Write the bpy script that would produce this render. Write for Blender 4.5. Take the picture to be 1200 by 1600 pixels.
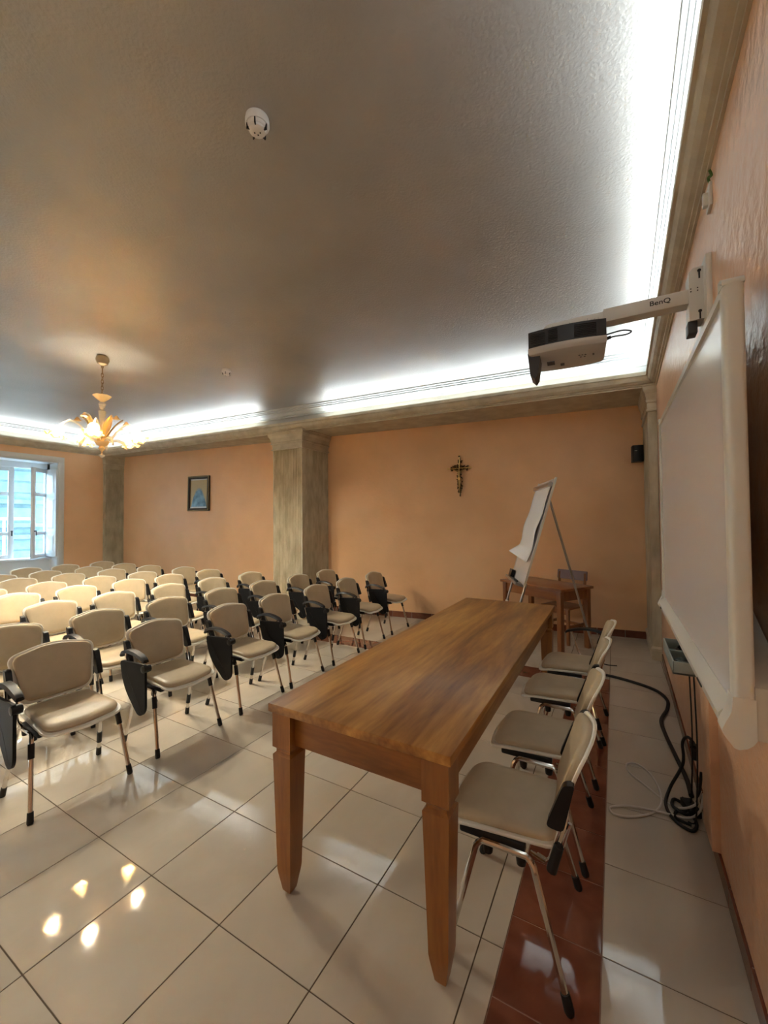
import bpy, bmesh, math, random
from mathutils import Vector, Matrix, Euler
random.seed(7)
PI = math.pi
S = bpy.context.scene
COL = S.collection
for o in list(bpy.data.objects):
    bpy.data.objects.remove(o)

# ---------------------------------------------------------------- camera
F_PX, EYE = 631.31, 1.565
RIGHT = Vector((0.86858, 0.49547, -0.00841)).normalized()
FWD = Vector((-0.49521, 0.86850, 0.02163)).normalized()
UP = RIGHT.cross(FWD).normalized()
cam_d = bpy.data.cameras.new('camera')
cam = bpy.data.objects.new('camera', cam_d)
COL.objects.link(cam)
cam_d.sensor_fit = 'HORIZONTAL'
cam_d.sensor_width = 36.0
cam_d.lens = F_PX / 1200 * 36.0
cam_d.clip_start = 0.02
M = Matrix((RIGHT, UP, -FWD)).transposed().to_4x4()
M.translation = Vector((0, 0, EYE))
cam.matrix_world = M
S.camera = cam

def project(p):
    d = Vector(p) - Vector((0, 0, EYE))
    z = d.dot(FWD)
    if z <= 0.02:
        return None
    return 600 + F_PX * d.dot(RIGHT) / z, 800 - F_PX * d.dot(UP) / z, z

# ---------------------------------------------------------------- world, exposure
S.view_settings.view_transform = 'Standard'
S.view_settings.look = 'None'
S.view_settings.gamma = 1.0
S.view_settings.use_curve_mapping = False
S.view_settings.exposure = 4.4
W = bpy.data.worlds.new('sky')
S.world = W
W.use_nodes = True
bg = W.node_tree.nodes['Background']
bg.inputs[0].default_value = (0.52, 0.80, 1.0, 1)
bg.inputs[1].default_value = 1.9
LED_POWER = 6.6
BULB_POWER = 205.0

# ---------------------------------------------------------------- materials
MATS = {}
def new_mat(name):
    m = bpy.data.materials.new(name)
    m.use_nodes = True
    MATS[name] = m
    nt = m.node_tree
    return m, nt, nt.nodes['Principled BSDF']

def plain(name, col, rough=0.5, metal=0.0, spec=0.5, coat=0.0, trans=0.0, ior=1.45, emit=None, estr=0.0):
    m, nt, b = new_mat(name)
    b.inputs['Base Color'].default_value = (*col, 1)
    b.inputs['Roughness'].default_value = rough
    b.inputs['Metallic'].default_value = metal
    b.inputs['Specular IOR Level'].default_value = spec
    b.inputs['Coat Weight'].default_value = coat
    b.inputs['Transmission Weight'].default_value = trans
    b.inputs['IOR'].default_value = ior
    if emit:
        b.inputs['Emission Color'].default_value = (*emit, 1)
        b.inputs['Emission Strength'].default_value = estr
    return m

def N(nt, t, **kw):
    n = nt.nodes.new(t)
    for k, v in kw.items():
        setattr(n, k, v)
    return n

def noisy(name, c1, c2, scale=3.0, detail=6, rough=0.5, bump=0.0, bscale=60.0, stretch=(1, 1, 1), bdist=0.01,
          spec=0.5, coords='Object', lo=0.35, hi=0.65, bdetail=4, coat=0.0, rrange=None, metal=0.0, distortion=0.0):
    m, nt, b = new_mat(name)
    L = nt.links
    tc = N(nt, 'ShaderNodeTexCoord')
    mp = N(nt, 'ShaderNodeMapping')
    mp.inputs['Scale'].default_value = stretch
    if coords == 'World':
        g = N(nt, 'ShaderNodeNewGeometry')
        L.new(g.outputs['Position'], mp.inputs['Vector'])
    else:
        L.new(tc.outputs[coords], mp.inputs['Vector'])
    no = N(nt, 'ShaderNodeTexNoise')
    no.inputs['Scale'].default_value = scale
    no.inputs['Detail'].default_value = detail
    no.inputs['Distortion'].default_value = distortion
    L.new(mp.outputs[0], no.inputs['Vector'])
    cr = N(nt, 'ShaderNodeValToRGB')
    cr.color_ramp.elements[0].position = lo
    cr.color_ramp.elements[1].position = hi
    cr.color_ramp.elements[0].color = (*c1, 1)
    cr.color_ramp.elements[1].color = (*c2, 1)
    L.new(no.outputs[0], cr.inputs[0])
    L.new(cr.outputs[0], b.inputs['Base Color'])
    b.inputs['Roughness'].default_value = rough
    b.inputs['Metallic'].default_value = metal
    b.inputs['Specular IOR Level'].default_value = spec
    b.inputs['Coat Weight'].default_value = coat
    if rrange:
        mr = N(nt, 'ShaderNodeMapRange')
        mr.inputs['To Min'].default_value, mr.inputs['To Max'].default_value = rrange
        L.new(no.outputs[0], mr.inputs['Value'])
        L.new(mr.outputs[0], b.inputs['Roughness'])
    if bump:
        n2 = N(nt, 'ShaderNodeTexNoise')
        n2.inputs['Scale'].default_value = bscale
        n2.inputs['Detail'].default_value = bdetail
        L.new(mp.outputs[0], n2.inputs['Vector'])
        bp = N(nt, 'ShaderNodeBump')
        bp.inputs['Strength'].default_value = bump
        bp.inputs['Distance'].default_value = bdist
        L.new(n2.outputs[0], bp.inputs['Height'])
        L.new(bp.outputs[0], b.inputs['Normal'])
    return m

noisy('wall', (.76, .455, .245), (.83, .515, .29), scale=1.6, rough=.42, bump=.35, bscale=26, bdist=.006, coords='World')
noisy('wall_stucco', (.72, .42, .25), (.81, .495, .31), scale=1.8, rough=.29, bump=.9, bscale=17, bdist=.010, coords='World')
noisy('ceiling', (.335, .31, .28), (.405, .375, .345), scale=.9, rough=.44, bump=.6, bscale=66, bdist=.005, coords='World', spec=.6, metal=.35)
noisy('cove_white', (.40, .41, .41), (.44, .45, .45), scale=3, rough=.6)
noisy('stone', (.40, .345, .235), (.58, .52, .385), scale=9, rough=.7, bump=.4, bscale=50, bdist=.006, coords='World', stretch=(1, 1, .35))
noisy('stone_trim', (.44, .375, .27), (.56, .495, .37), scale=6, rough=.6, bump=.25, bscale=40, bdist=.004, coords='World')
plain('grout', (.10, .07, .045), .8)
plain('grout_red', (.30, .17, .12), .8)
plain('grout_light', (.55, .50, .43), .8)
plain('black_plastic', (.008, .008, .009), .4, spec=.4)
plain('tablet_black', (.004, .004, .005), .55, spec=.25)
plain('rubber', (.01, .01, .01), .6)
plain('chrome', (.62, .58, .54), .14, metal=1.0)
plain('steel_grey', (.42, .41, .40), .32, metal=.9)
plain('shell_white', (.86, .83, .74), .4)
noisy('vinyl', (.50, .395, .255), (.56, .445, .295), scale=9, rough=.42, bump=.12, bscale=260, bdist=.002)
plain('board_white', (.74, .72, .72), .22)
plain('board_frame', (.66, .64, .58), .38)
plain('board_casing', (.56, .52, .44), .45)
plain('tray_grey', (.34, .38, .36), .4)
plain('projector_cover', (.48, .44, .40), .35)
plain('projector_dark', (.03, .03, .033), .45)
plain('arm_white', (.68, .66, .61), .4)
plain('glass_pane', (.95, .98, 1.0), .02, trans=1.0, ior=1.45)
plain('white_paint', (.74, .75, .76), .45)
plain('casing_paint', (.62, .60, .57), .5)
plain('paper', (.86, .86, .88), .6)
plain('gold', (.78, .55, .22), .3, metal=1.0)
plain('dark_leaf', (.085, .055, .02), .5, metal=.4)
plain('bronze', (.42, .30, .13), .35, metal=1.0)
plain('frame_dark', (.03, .018, .010), .35)
plain('frame_side', (.12, .03, .015), .4)
plain('detector_white', (.72, .69, .65), .45)
plain('dark_slot', (.012, .010, .009), .6)
plain('cable_white', (.62, .57, .52), .5)
plain('green_wire', (.05, .14, .02), .5)
plain('ink', (.02, .02, .02), .5)
plain('brass_dark', (.30, .21, .12), .3, metal=.8)
def blown_glass(name, tint, body, thin, trl):
    """thin blown glass: part see-through, part milky, with a gloss"""
    m, nt, b = new_mat(name)
    L = nt.links
    b.inputs['Base Color'].default_value = (*body, 1)
    b.inputs['Roughness'].default_value = .08
    b.inputs['Specular IOR Level'].default_value = .8
    t = N(nt, 'ShaderNodeBsdfTransparent'); t.inputs[0].default_value = (*tint, 1)
    tl = N(nt, 'ShaderNodeBsdfTranslucent'); tl.inputs[0].default_value = (*body, 1)
    m1 = N(nt, 'ShaderNodeMixShader'); m1.inputs[0].default_value = trl
    m2 = N(nt, 'ShaderNodeMixShader'); m2.inputs[0].default_value = thin
    L.new(b.outputs[0], m1.inputs[1]); L.new(tl.outputs[0], m1.inputs[2])
    L.new(m1.outputs[0], m2.inputs[1]); L.new(t.outputs[0], m2.inputs[2])
    L.new(m2.outputs[0], nt.nodes['Material Output'].inputs[0])
blown_glass('murano', (.98, .97, .94), (.86, .82, .74), .40, .35)
blown_glass('murano_amber', (.97, .86, .62), (.70, .50, .25), .10, .16)
plain('lilac_veneer', (.20, .115, .11), .35)
plain('bulb', (1, .9, .7), .4, emit=(1.0, .93, .76), estr=BULB_POWER)
plain('led', (.9, .95, 1), .4, emit=(.80, .93, 1.0), estr=LED_POWER)
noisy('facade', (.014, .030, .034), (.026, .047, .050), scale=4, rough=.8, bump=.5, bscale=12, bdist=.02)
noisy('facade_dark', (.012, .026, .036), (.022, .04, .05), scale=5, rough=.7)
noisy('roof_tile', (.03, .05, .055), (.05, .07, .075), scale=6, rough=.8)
noisy('street', (.30, .30, .30), (.38, .38, .37), scale=4, rough=.9)

def wood(name, dark, mid, light, axis=1, rough=.28, scale=1.0, coat=.3):
    m, nt, b = new_mat(name)
    L = nt.links
    tc = N(nt, 'ShaderNodeTexCoord')
    oi = N(nt, 'ShaderNodeObjectInfo')
    mp = N(nt, 'ShaderNodeMapping')
    st = [3.4 * scale] * 3
    st[axis] = .42 * scale
    mp.inputs['Scale'].default_value = st
    L.new(tc.outputs['Object'], mp.inputs['Vector'])
    n1 = N(nt, 'ShaderNodeTexNoise')
    n1.inputs['Scale'].default_value = 1.7
    n1.inputs['Detail'].default_value = 3
    n1.inputs['Distortion'].default_value = .8
    L.new(mp.outputs[0], n1.inputs['Vector'])
    n2 = N(nt, 'ShaderNodeTexNoise')
    n2.inputs['Scale'].default_value = 16
    n2.inputs['Detail'].default_value = 5
    L.new(mp.outputs[0], n2.inputs['Vector'])
    mx = N(nt, 'ShaderNodeMath', operation='MULTIPLY_ADD')
    mx.inputs[1].default_value = .25
    L.new(n2.outputs[0], mx.inputs[0])
    mu = N(nt, 'ShaderNodeMath', operation='MULTIPLY')
    mu.inputs[1].default_value = .78
    L.new(n1.outputs[0], mu.inputs[0])
    L.new(mu.outputs[0], mx.inputs[2])
    cr = N(nt, 'ShaderNodeValToRGB')
    e = cr.color_ramp.elements
    e[0].position, e[0].color = .34, (*dark, 1)
    e[1].position, e[1].color = .66, (*light, 1)
    k = e.new(.48)
    k.color = (*mid, 1)
    L.new(mx.outputs[0], cr.inputs[0])
    L.new(cr.outputs[0], b.inputs['Base Color'])
    b.inputs['Roughness'].default_value = rough
    b.inputs['Coat Weight'].default_value = coat
    b.inputs['Coat Roughness'].default_value = .18
    return m
wood('wood_top', (.16, .060, .013), (.33, .142, .030), (.56, .285, .068), axis=1, rough=.38, coat=.12)
wood('wood_leg', (.19, .066, .010), (.26, .096, .015), (.32, .130, .022), axis=2, scale=1.6, coat=.12, rough=.38)
wood('wood_rail', (.18, .062, .010), (.26, .094, .015), (.32, .130, .022), axis=0, scale=1.6, coat=.12, rough=.38)
wood('desk_wood', (.20, .068, .020), (.28, .098, .028), (.35, .130, .040), axis=0, scale=1.5)
wood('desk_leg_wood', (.19, .064, .019), (.25, .088, .026), (.31, .115, .035), axis=2, scale=1.5)

def tile_mat(name, c1, c2, rough, cscale, streak=None):
    m, nt, b = new_mat(name)
    L = nt.links
    g = N(nt, 'ShaderNodeNewGeometry')
    oi = N(nt, 'ShaderNodeObjectInfo')
    mp = N(nt, 'ShaderNodeMapping')
    mp.inputs['Scale'].default_value = streak or (1, 1, 1)
    L.new(g.outputs['Position'], mp.inputs['Vector'])
    no = N(nt, 'ShaderNodeTexNoise')
    no.noise_dimensions = '4D'
    no.inputs['Scale'].default_value = cscale
    no.inputs['Detail'].default_value = 5
    no.inputs['Distortion'].default_value = .7
    rm = N(nt, 'ShaderNodeMath', operation='MULTIPLY')
    rm.inputs[1].default_value = 30
    L.new(oi.outputs['Random'], rm.inputs[0])
    L.new(rm.outputs[0], no.inputs['W'])
    L.new(mp.outputs[0], no.inputs['Vector'])
    cr = N(nt, 'ShaderNodeValToRGB')
    e = cr.color_ramp.elements
    e[0].position, e[0].color = .3, (*c1, 1)
    e[1].position, e[1].color = .7, (*c2, 1)
    L.new(no.outputs[0], cr.inputs[0])
    L.new(cr.outputs[0], b.inputs['Base Color'])
    b.inputs['Roughness'].default_value = rough
    b.inputs['Specular IOR Level'].default_value = .6
    return m
tile_mat('tile_beige', (.50, .435, .35), (.59, .52, .43), .035, 3.2, (1, .45, 1))
tile_mat('tile_red', (.15, .045, .026), (.23, .075, .042), .06, 7)
tile_mat('tile_base', (.13, .040, .022), (.19, .062, .034), .25, 9)

# ---------------------------------------------------------------- mesh helpers
class MB:
    """collects shapes; build() links them as one mesh object"""
    def __init__(s):
        s.v, s.f = [], []
    def add(s, vs, fs):
        n = len(s.v)
        s.v += [tuple(v) for v in vs]
        s.f += [tuple(i + n for i in f) for f in fs]
        return s
    def box(s, lo, hi, bev=0.0, rot=None, org=(0, 0, 0), seg=2):
        bm = bmesh.new()
        bmesh.ops.create_cube(bm, size=1)
        c = [(a + b) / 2 for a, b in zip(lo, hi)]
        for v in bm.verts:
            v.co = Vector((c[i] + v.co[i] * (hi[i] - lo[i]) for i in range(3)))
        if bev:
            bmesh.ops.bevel(bm, geom=bm.edges[:], offset=bev, segments=seg, affect='EDGES', profile=.5)
        return s.bm(bm, rot, org)
    def bm(s, bm, rot=None, org=(0, 0, 0)):
        bm.verts.index_update()
        vs = [v.co.copy() for v in bm.verts]
        if rot is not None:
            vs = [Vector(org) + rot @ (v - Vector(org)) for v in vs]
        fs = [[v.index for v in f.verts] for f in bm.faces]
        bm.free()
        return s.add(vs, fs)
    def tube(s, pts, r, n=10, caps=True, closed=False):
        pts = [Vector(p) for p in pts]
        m = len(pts)
        rs = r if isinstance(r, (list, tuple)) else [r] * m
        vs, fs = [], []
        t0 = (pts[1] - pts[0]).normalized()
        ref = Vector((0, 0, 1)) if abs(t0.z) < .9 else Vector((1, 0, 0))
        nrm = t0.cross(ref).normalized()
        for i in range(m):
            if closed:
                t = (pts[(i + 1) % m] - pts[i - 1]).normalized()
            else:
                t = (pts[min(i + 1, m - 1)] - pts[max(i - 1, 0)]).normalized()
            nrm = (nrm - t * nrm.dot(t)).normalized()
            bi = t.cross(nrm)
            for k in range(n):
                a = 2 * PI * k / n
                vs.append(pts[i] + (nrm * math.cos(a) + bi * math.sin(a)) * rs[i])
        for i in range(m if closed else m - 1):
            j = (i + 1) % m
            for k in range(n):
                fs.append((i * n + k, i * n + (k + 1) % n, j * n + (k + 1) % n, j * n + k))
        if caps and not closed:
            fs.append(tuple(range(n))[::-1])
            fs.append(tuple((m - 1) * n + k for k in range(n)))
        return s.add(vs, fs)
    def lathe(s, prof, n=20, c=(0, 0, 0), axis=2, ruffle=0, rn=6, rot=None):
        vs, fs = [], []
        m = len(prof)
        for i, (r, z) in enumerate(prof):
            for k in range(n):
                a = 2 * PI * k / n
                rr = r * (1 + ruffle * (i / (m - 1)) ** 2 * math.cos(rn * a))
                p = Vector((rr * math.cos(a), rr * math.sin(a), z))
                if axis == 0:
                    p = Vector((p.z, p.x, p.y))
                elif axis == 1:
                    p = Vector((p.x, p.z, p.y))
                if rot is not None:
                    p = rot @ p
                vs.append(p + Vector(c))
        for i in range(m - 1):
            for k in range(n):
                fs.append((i * n + k, i * n + (k + 1) % n, (i + 1) * n + (k + 1) % n, (i + 1) * n + k))
        fs.append(tuple(range(n))[::-1])
        fs.append(tuple((m - 1) * n + k for k in range(n)))
        return s.add(vs, fs)
    def prism(s, poly, fn, a, b):
        """poly of 2d points; fn(u,v,w)->3d; extruded from w=a to w=b"""
        n = len(poly)
        vs = [fn(u, v, a) for u, v in poly] + [fn(u, v, b) for u, v in poly]
        fs = [tuple(range(n))[::-1], tuple(range(n, 2 * n))]
        fs += [(i, (i + 1) % n, n + (i + 1) % n, n + i) for i in range(n)]
        return s.add(vs, fs)
    def pad(s, out, fn, rings):
        """rings: list of (scale, h) from the lower edge up to the centre; fn(u,v,h)->3d"""
        n = len(out)
        vs, fs = [], []
        for sc, h in rings:
            vs += [fn(u * sc, v * sc, h) for u, v in out]
        for i in range(len(rings) - 1):
            for k in range(n):
                fs.append((i * n + k, i * n + (k + 1) % n, (i + 1) * n + (k + 1) % n, (i + 1) * n + k))
        h0, h1 = rings[0][1], rings[-1][1]
        c0 = len(vs); vs.append(fn(0, 0, h0))
        c1 = len(vs); vs.append(fn(0, 0, h1))
        l = (len(rings) - 1) * n
        for k in range(n):
            fs.append((c0, (k + 1) % n, k))
            fs.append((c1, l + k, l + (k + 1) % n))
        return s.add(vs, fs)
    def mesh(s, name, mat, smooth=True):
        me = bpy.data.meshes.new(name)
        me.from_pydata(s.v, [], s.f)
        bm = bmesh.new()
        bm.from_mesh(me)
        bmesh.ops.recalc_face_normals(bm, faces=bm.faces[:])
        bm.to_mesh(me)
        bm.free()
        if smooth:
            me.shade_smooth()
            try:
                me.set_sharp_from_angle(angle=math.radians(38))
            except Exception:
                pass
        me.materials.append(MATS[mat])
        return me
    def build(s, name, mat, parent=None, smooth=True, label=None):
        o = bpy.data.objects.new(name, s.mesh(name, mat, smooth))
        COL.objects.link(o)
        if parent:
            o.parent = parent
        if label:
            o['label'] = label
        return o

def tag(o, label, cat, group=None):
    o['label'] = label
    o['category'] = cat
    if group:
        o['group'] = group
    return o
def thing(name, label, cat, loc=(0, 0, 0), rz=0, group=None):
    o = bpy.data.objects.new(name, None)
    o.empty_display_size = .05
    COL.objects.link(o)
    o.location = loc
    o.rotation_euler = (0, 0, rz)
    return tag(o, label, cat, group)
def struct(mb, name, mat, smooth=False):
    o = mb.build(name, mat, smooth=smooth)
    o['kind'] = 'structure'
    return o
def copy_tree(o, parent=None):
    c = o.copy()
    COL.objects.link(c)
    if parent:
        c.parent = parent
    for ch in list(o.children):
        copy_tree(ch, c)
    return c
def spline(pts, k=8, closed=False):
    P = [Vector(p) for p in pts]
    n = len(P)
    out = []
    for i in range(n if closed else n - 1):
        g = (lambda j: P[j % n]) if closed else (lambda j: P[max(0, min(n - 1, j))])
        a, b, c, d = g(i - 1), g(i), g(i + 1), g(i + 2)
        for q in range(k):
            t = q / k
            out.append(.5 * ((2 * b) + (c - a) * t + (2 * a - 5 * b + 4 * c - d) * t * t + (3 * b - a - 3 * c + d) * t ** 3))
    if not closed:
        out.append(P[-1])
    return out
def rpoly(pts, rad, seg=5):
    """rounded polygon"""
    out = []
    n = len(pts)
    for i in range(n):
        p, a, b = Vector(pts[i]), Vector(pts[i - 1]), Vector(pts[(i + 1) % n])
        r = rad[i] if isinstance(rad, (list, tuple)) else rad
        da, db = (a - p).normalized(), (b - p).normalized()
        p0, p1 = p + da * r, p + db * r
        for k in range(seg + 1):
            t = k / seg
            q = p0 * (1 - t) ** 2 + p * 2 * t * (1 - t) + p1 * t * t
            out.append((q.x, q.y))
    return out

# ---------------------------------------------------------------- room lines
def xr(y): return .372 + .0165 * (y - 1.69)            # right wall face
def yb(x): return 6.239 + .1234 * (x - 0.0)             # recessed back wall
def ybeam(x): return 5.37 + .072 * (x - .29)            # face of the beam in front of the recess
XL, YF, ZS, ZC = -9.78, -3.6, 3.06, 3.42
def isect(l1, l2):
    (p, d), (q, e) = l1, l2
    cr = d[0] * e[1] - d[1] * e[0]
    t = ((q[0] - p[0]) * e[1] - (q[1] - p[1]) * e[0]) / cr
    return (p[0] + t * d[0], p[1] + t * d[1])
def ring(off):
    """inner rectangle of the hall at distance off from the wall faces"""
    def line(p, d, nrm):
        l = math.hypot(*nrm)
        return ((p[0] + nrm[0] / l * off, p[1] + nrm[1] / l * off), d)
    R_ = line((xr(0), 0), (.0165, 1), (-1, .0165))
    B_ = line((0, ybeam(0)), (1, .072), (.072, -1))
    L_ = line((XL, 0), (0, 1), (1, 0))
    F_ = line((0, YF), (1, 0), (0, 1))
    return [isect(F_, R_), isect(R_, B_), isect(B_, L_), isect(L_, F_)]

# floor: grout bed with real tiles on it
fl = struct(MB().box((XL - .6, YF - .2, -.08), (.75, 6.6, -.0025)), 'floor', 'grout')
GAP = .0045
gb = MB().box((-.382, YF, -.02), (-.066, 4.53, -.0021))
gb.box((XL, 4.218, -.02), (-.066, 4.532, -.0021))
gb.build('grout_bed', 'grout_red', fl, smooth=False)
tiles = []          # (x0,x1,y0,y1,material)
def grid(x0, y0, px, py, xa, xb, ya, yb_, mat):
    i0, i1 = math.floor((xa - x0) / px), math.ceil((xb - x0) / px)
    j0, j1 = math.floor((ya - y0) / py), math.ceil((yb_ - y0) / py)
    for i in range(i0, i1):
        for j in range(j0, j1):
            a, b = max(xa, x0 + i * px), min(xb, x0 + (i + 1) * px)
            c, d = max(ya, y0 + j * py), min(yb_, y0 + (j + 1) * py)
            if b - a > .012 and d - c > .012:
                tiles.append((a, b, c, d, mat))
grid(-2.263, 1.07, .45, .45, XL - .3, -.380, YF, 4.22, 'tile_beige')
grid(-2.263, 4.53, .45, .45, XL - .3, -.068, 4.53, 6.4, 'tile_beige')
grid(-.068, 1.666, .48, .4515, -.068, .55, YF, 6.4, 'tile_beige')
grid(-.380, 1.666, .312, .312, -.380, -.068, YF, 4.22, 'tile_red')
grid(-.380, 4.22, .312, .31, XL, -.068, 4.22, 4.53, 'tile_red')
def in_view(t):
    n = 0
    for x in (t[0], (t[0] + t[1]) / 2, t[1]):
        for y in (t[2], (t[2] + t[3]) / 2, t[3]):
            p = project((x, y, 0))
            if p and -10 < p[0] < 1210 and p[1] < 1620:
                n += 1
    return n
def tile_mesh(w, d):
    g = GAP / 2
    a, b, e = w / 2 - g, d / 2 - g, .0008
    vs = [(-a, -b, -.006), (a, -b, -.006), (a, b, -.006), (-a, b, -.006),
          (-a, -b, -e), (a, -b, -e), (a, b, -e), (-a, b, -e),
          (-a + e, -b + e, 0), (a - e, -b + e, 0), (a - e, b - e, 0), (-a + e, b - e, 0)]
    fs = [(8, 9, 10, 11)]
    for k in range(4):
        j = (k + 1) % 4
        fs += [(k, j, 4 + j, 4 + k), (4 + k, 4 + j, 8 + j, 8 + k)]
    return vs, fs
tiles.sort(key=lambda t: (0 if in_view(t) else 1, math.hypot((t[0] + t[1]) / 2, (t[2] + t[3]) / 2)))
cache = {}
rest = {'tile_beige': MB(), 'tile_red': MB()}
cnt = {'tile_beige': 0, 'tile_red': 0}
for t in tiles:
    w, d, mat = t[1] - t[0], t[3] - t[2], t[4]
    c = ((t[0] + t[1]) / 2, (t[2] + t[3]) / 2, 0)
    vs, fs = tile_mesh(w, d)
    if in_view(t) and cnt[mat] < (225 if mat == 'tile_beige' else 70):
        cnt[mat] += 1
        key = (round(w, 3), round(d, 3), mat)
        if key not in cache:
            cache[key] = MB().add(vs, fs).mesh('tile', mat, False)
        o = bpy.data.objects.new('tile', cache[key])
        COL.objects.link(o)
        o.location = c
        o.parent = fl
    else:
        rest[mat].add([(v[0] + c[0], v[1] + c[1], v[2]) for v in vs], fs)
for mat, mb in rest.items():
    if mb.v:
        o = mb.build('tile_field', mat, fl, smooth=False)
        o['kind'] = 'stuff'

# walls
def quad(p):
    return MB().add(p, [(0, 1, 2, 3)])
wr = MB()
pr = [(xr(YF), YF), (xr(6.5), 6.5)]
wr.add([(pr[0][0], YF, -.02), (pr[1][0], 6.5, -.02), (pr[1][0], 6.5, 3.6), (pr[0][0], YF, 3.6),
        (pr[0][0] + .25, YF, -.02), (pr[1][0] + .25, 6.5, -.02), (pr[1][0] + .25, 6.5, 3.6), (pr[0][0] + .25, YF, 3.6)],
       [(0, 1, 2, 3), (4, 7, 6, 5), (0, 3, 7, 4), (1, 5, 6, 2), (3, 2, 6, 7), (0, 4, 5, 1)])
struct(wr, 'wall_right', 'wall_stucco')
x0, x1 = XL - .6, .55
bw = MB().add([(x0, yb(x0), -.02), (x1, yb(x1), -.02), (x1, yb(x1), 3.6), (x0, yb(x0), 3.6),
               (x0, yb(x0) + .2, -.02), (x1, yb(x1) + .2, -.02), (x1, yb(x1) + .2, 3.6), (x0, yb(x0) + .2, 3.6)],
              [(0, 3, 2, 1), (4, 5, 6, 7), (0, 4, 7, 3), (1, 2, 6, 5), (3, 7, 6, 2), (0, 1, 5, 4)])
struct(bw, 'wall_back', 'wall')
struct(MB().box((XL - .6, YF - .2, -.02), (.6, YF, 3.6)), 'wall_front', 'wall')
# left wall with deep window niches; the last two are unseen, added for daylight
NICHES = [(2.68, 3.83), (.40, 1.55), (-1.88, -.73)]
NZ, WT = 2.80, .52
lw = MB()
ys = [YF]
for a, b in sorted(NICHES):
    ys += [a, b]
ys.append(6.0)
for i in range(0, len(ys), 2):
    lw.box((XL - WT, ys[i], -.02), (XL, ys[i + 1], 3.6))
for a, b in NICHES:
    lw.box((XL - WT, a, NZ), (XL, b, 3.6))
struct(lw, 'wall_left', 'wall')
# ceiling, beam over the recess with its soffit
struct(MB().box((XL - .2, YF - .1, ZC), (.6, 6.6, ZC + .12)), 'ceiling', 'ceiling')
sv = []
for z in (ZS, ZC + .02):
    for x in (XL - .2, .55):
        sv += [(x, ybeam(x), z), (x, yb(x) + .05, z)]
struct(MB().add(sv, [(0, 2, 3, 1), (4, 5, 7, 6), (0, 4, 6, 2), (1, 3, 7, 5), (0, 1, 5, 4), (2, 6, 7, 3)]), 'ceiling_soffit', 'stone_trim')

def sweep(prof, name, mat):
    mb = MB()
    n = len(prof)
    vs = []
    for off, z in prof:
        vs += [(x, y, z) for x, y in ring(off)]
    fs = []
    for i in range(n - 1):
        for k in range(4):
            j = (k + 1) % 4
            fs.append((i * 4 + k, i * 4 + j, (i + 1) * 4 + j, (i + 1) * 4 + k))
    return struct(mb.add(vs, fs), name, mat)
sweep([(0, 3.035), (.012, 3.035), (.012, 3.05), (.028, 3.055), (.030, 3.066), (.050, 3.075), (.072, 3.095), (.084, 3.122),
       (.088, 3.142), (.104, 3.146), (.104, 3.185), (.094, 3.185), (.094, 3.166), (0, 3.166)], 'trim_1', 'stone_trim')
sweep([(0, 3.22), (.004, 3.275), (.026, 3.282), (.028, 3.305), (.044, 3.312), (.062, 3.335), (.070, 3.352), (.092, 3.356), (.094, 3.376),
       (.108, 3.380), (.110, 3.398), (.128, 3.402), (.130, 3.421)], 'trim_2', 'cove_white')
sweep([(.001, 3.166), (.001, 3.25)], 'trim_3', 'cove_white')

# cove lamps: thin strips of diodes lying in the trough, broken behind the column
def strip(k, a, b, label):
    """angled diode profile: the slanting face looks up and into the room"""
    vs = []
    for t in (a, b):
        for off, z in ((.062, 3.166), (.084, 3.166), (.070, 3.1862)):
            rg = ring(off)
            p, q = Vector((*rg[k], z)), Vector((*rg[(k + 1) % 4], z))
            vs.append(p.lerp(q, t))
    o = MB().add(vs, [(0, 1, 2), (3, 5, 4), (0, 3, 4, 1), (0, 2, 5, 3), (1, 4, 5, 2)]).build('cove_light_strip', 'steel_grey', smooth=False)
    o.data.materials.append(MATS['led'])
    o.data.polygons[4].material_index = 1
    tag(o, label, 'strip light', 'cove lights behind the cornice')
strip(0, .02, .985, 'cool white strip light hidden in the cornice above the whiteboard wall')
strip(1, .012, .425, 'cool white strip light in the cornice above the crucifix')
strip(1, .555, .985, 'cool white strip light in the cornice above the framed picture')
strip(2, .015, .98, 'cool white strip light in the cornice above the window wall')
strip(3, .02, .98, 'cool white strip light in the cornice behind the viewer')

# column and pilasters
def capital_rings(lo, hi, zt):
    prof = [(0.0, zt - .30), (.022, zt - .295), (.022, zt - .275), (.006, zt - .27), (.010, zt - .20), (.026, zt - .195), (.030, zt - .175),
            (.020, zt - .165), (.035, zt - .10), (.060, zt - .06), (.064, zt - .02), (.075, zt - .015), (.075, zt)]
    return prof
def block_profile(mb, x0_, x1_, y0_, y1_, prof, sides):
    """stacked rectangles; sides = which faces move outwards (W,E,S)"""
    vs, fs = [], []
    for off, z in prof:
        a = x0_ - (off if 'W' in sides else 0)
        b = x1_ + (off if 'E' in sides else 0)
        c = y0_ - (off if 'S' in sides else 0)
        vs += [(a, c, z), (b, c, z), (b, y1_, z), (a, y1_, z)]
    n = len(prof)
    for i in range(n - 1):
        for k in range(4):
            j = (k + 1) % 4
            fs.append((i * 4 + k, i * 4 + j, (i + 1) * 4 + j, (i + 1) * 4 + k))
    fs += [(0, 3, 2, 1), tuple((n - 1) * 4 + k for k in range(4))]
    return mb.add(vs, fs)
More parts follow.
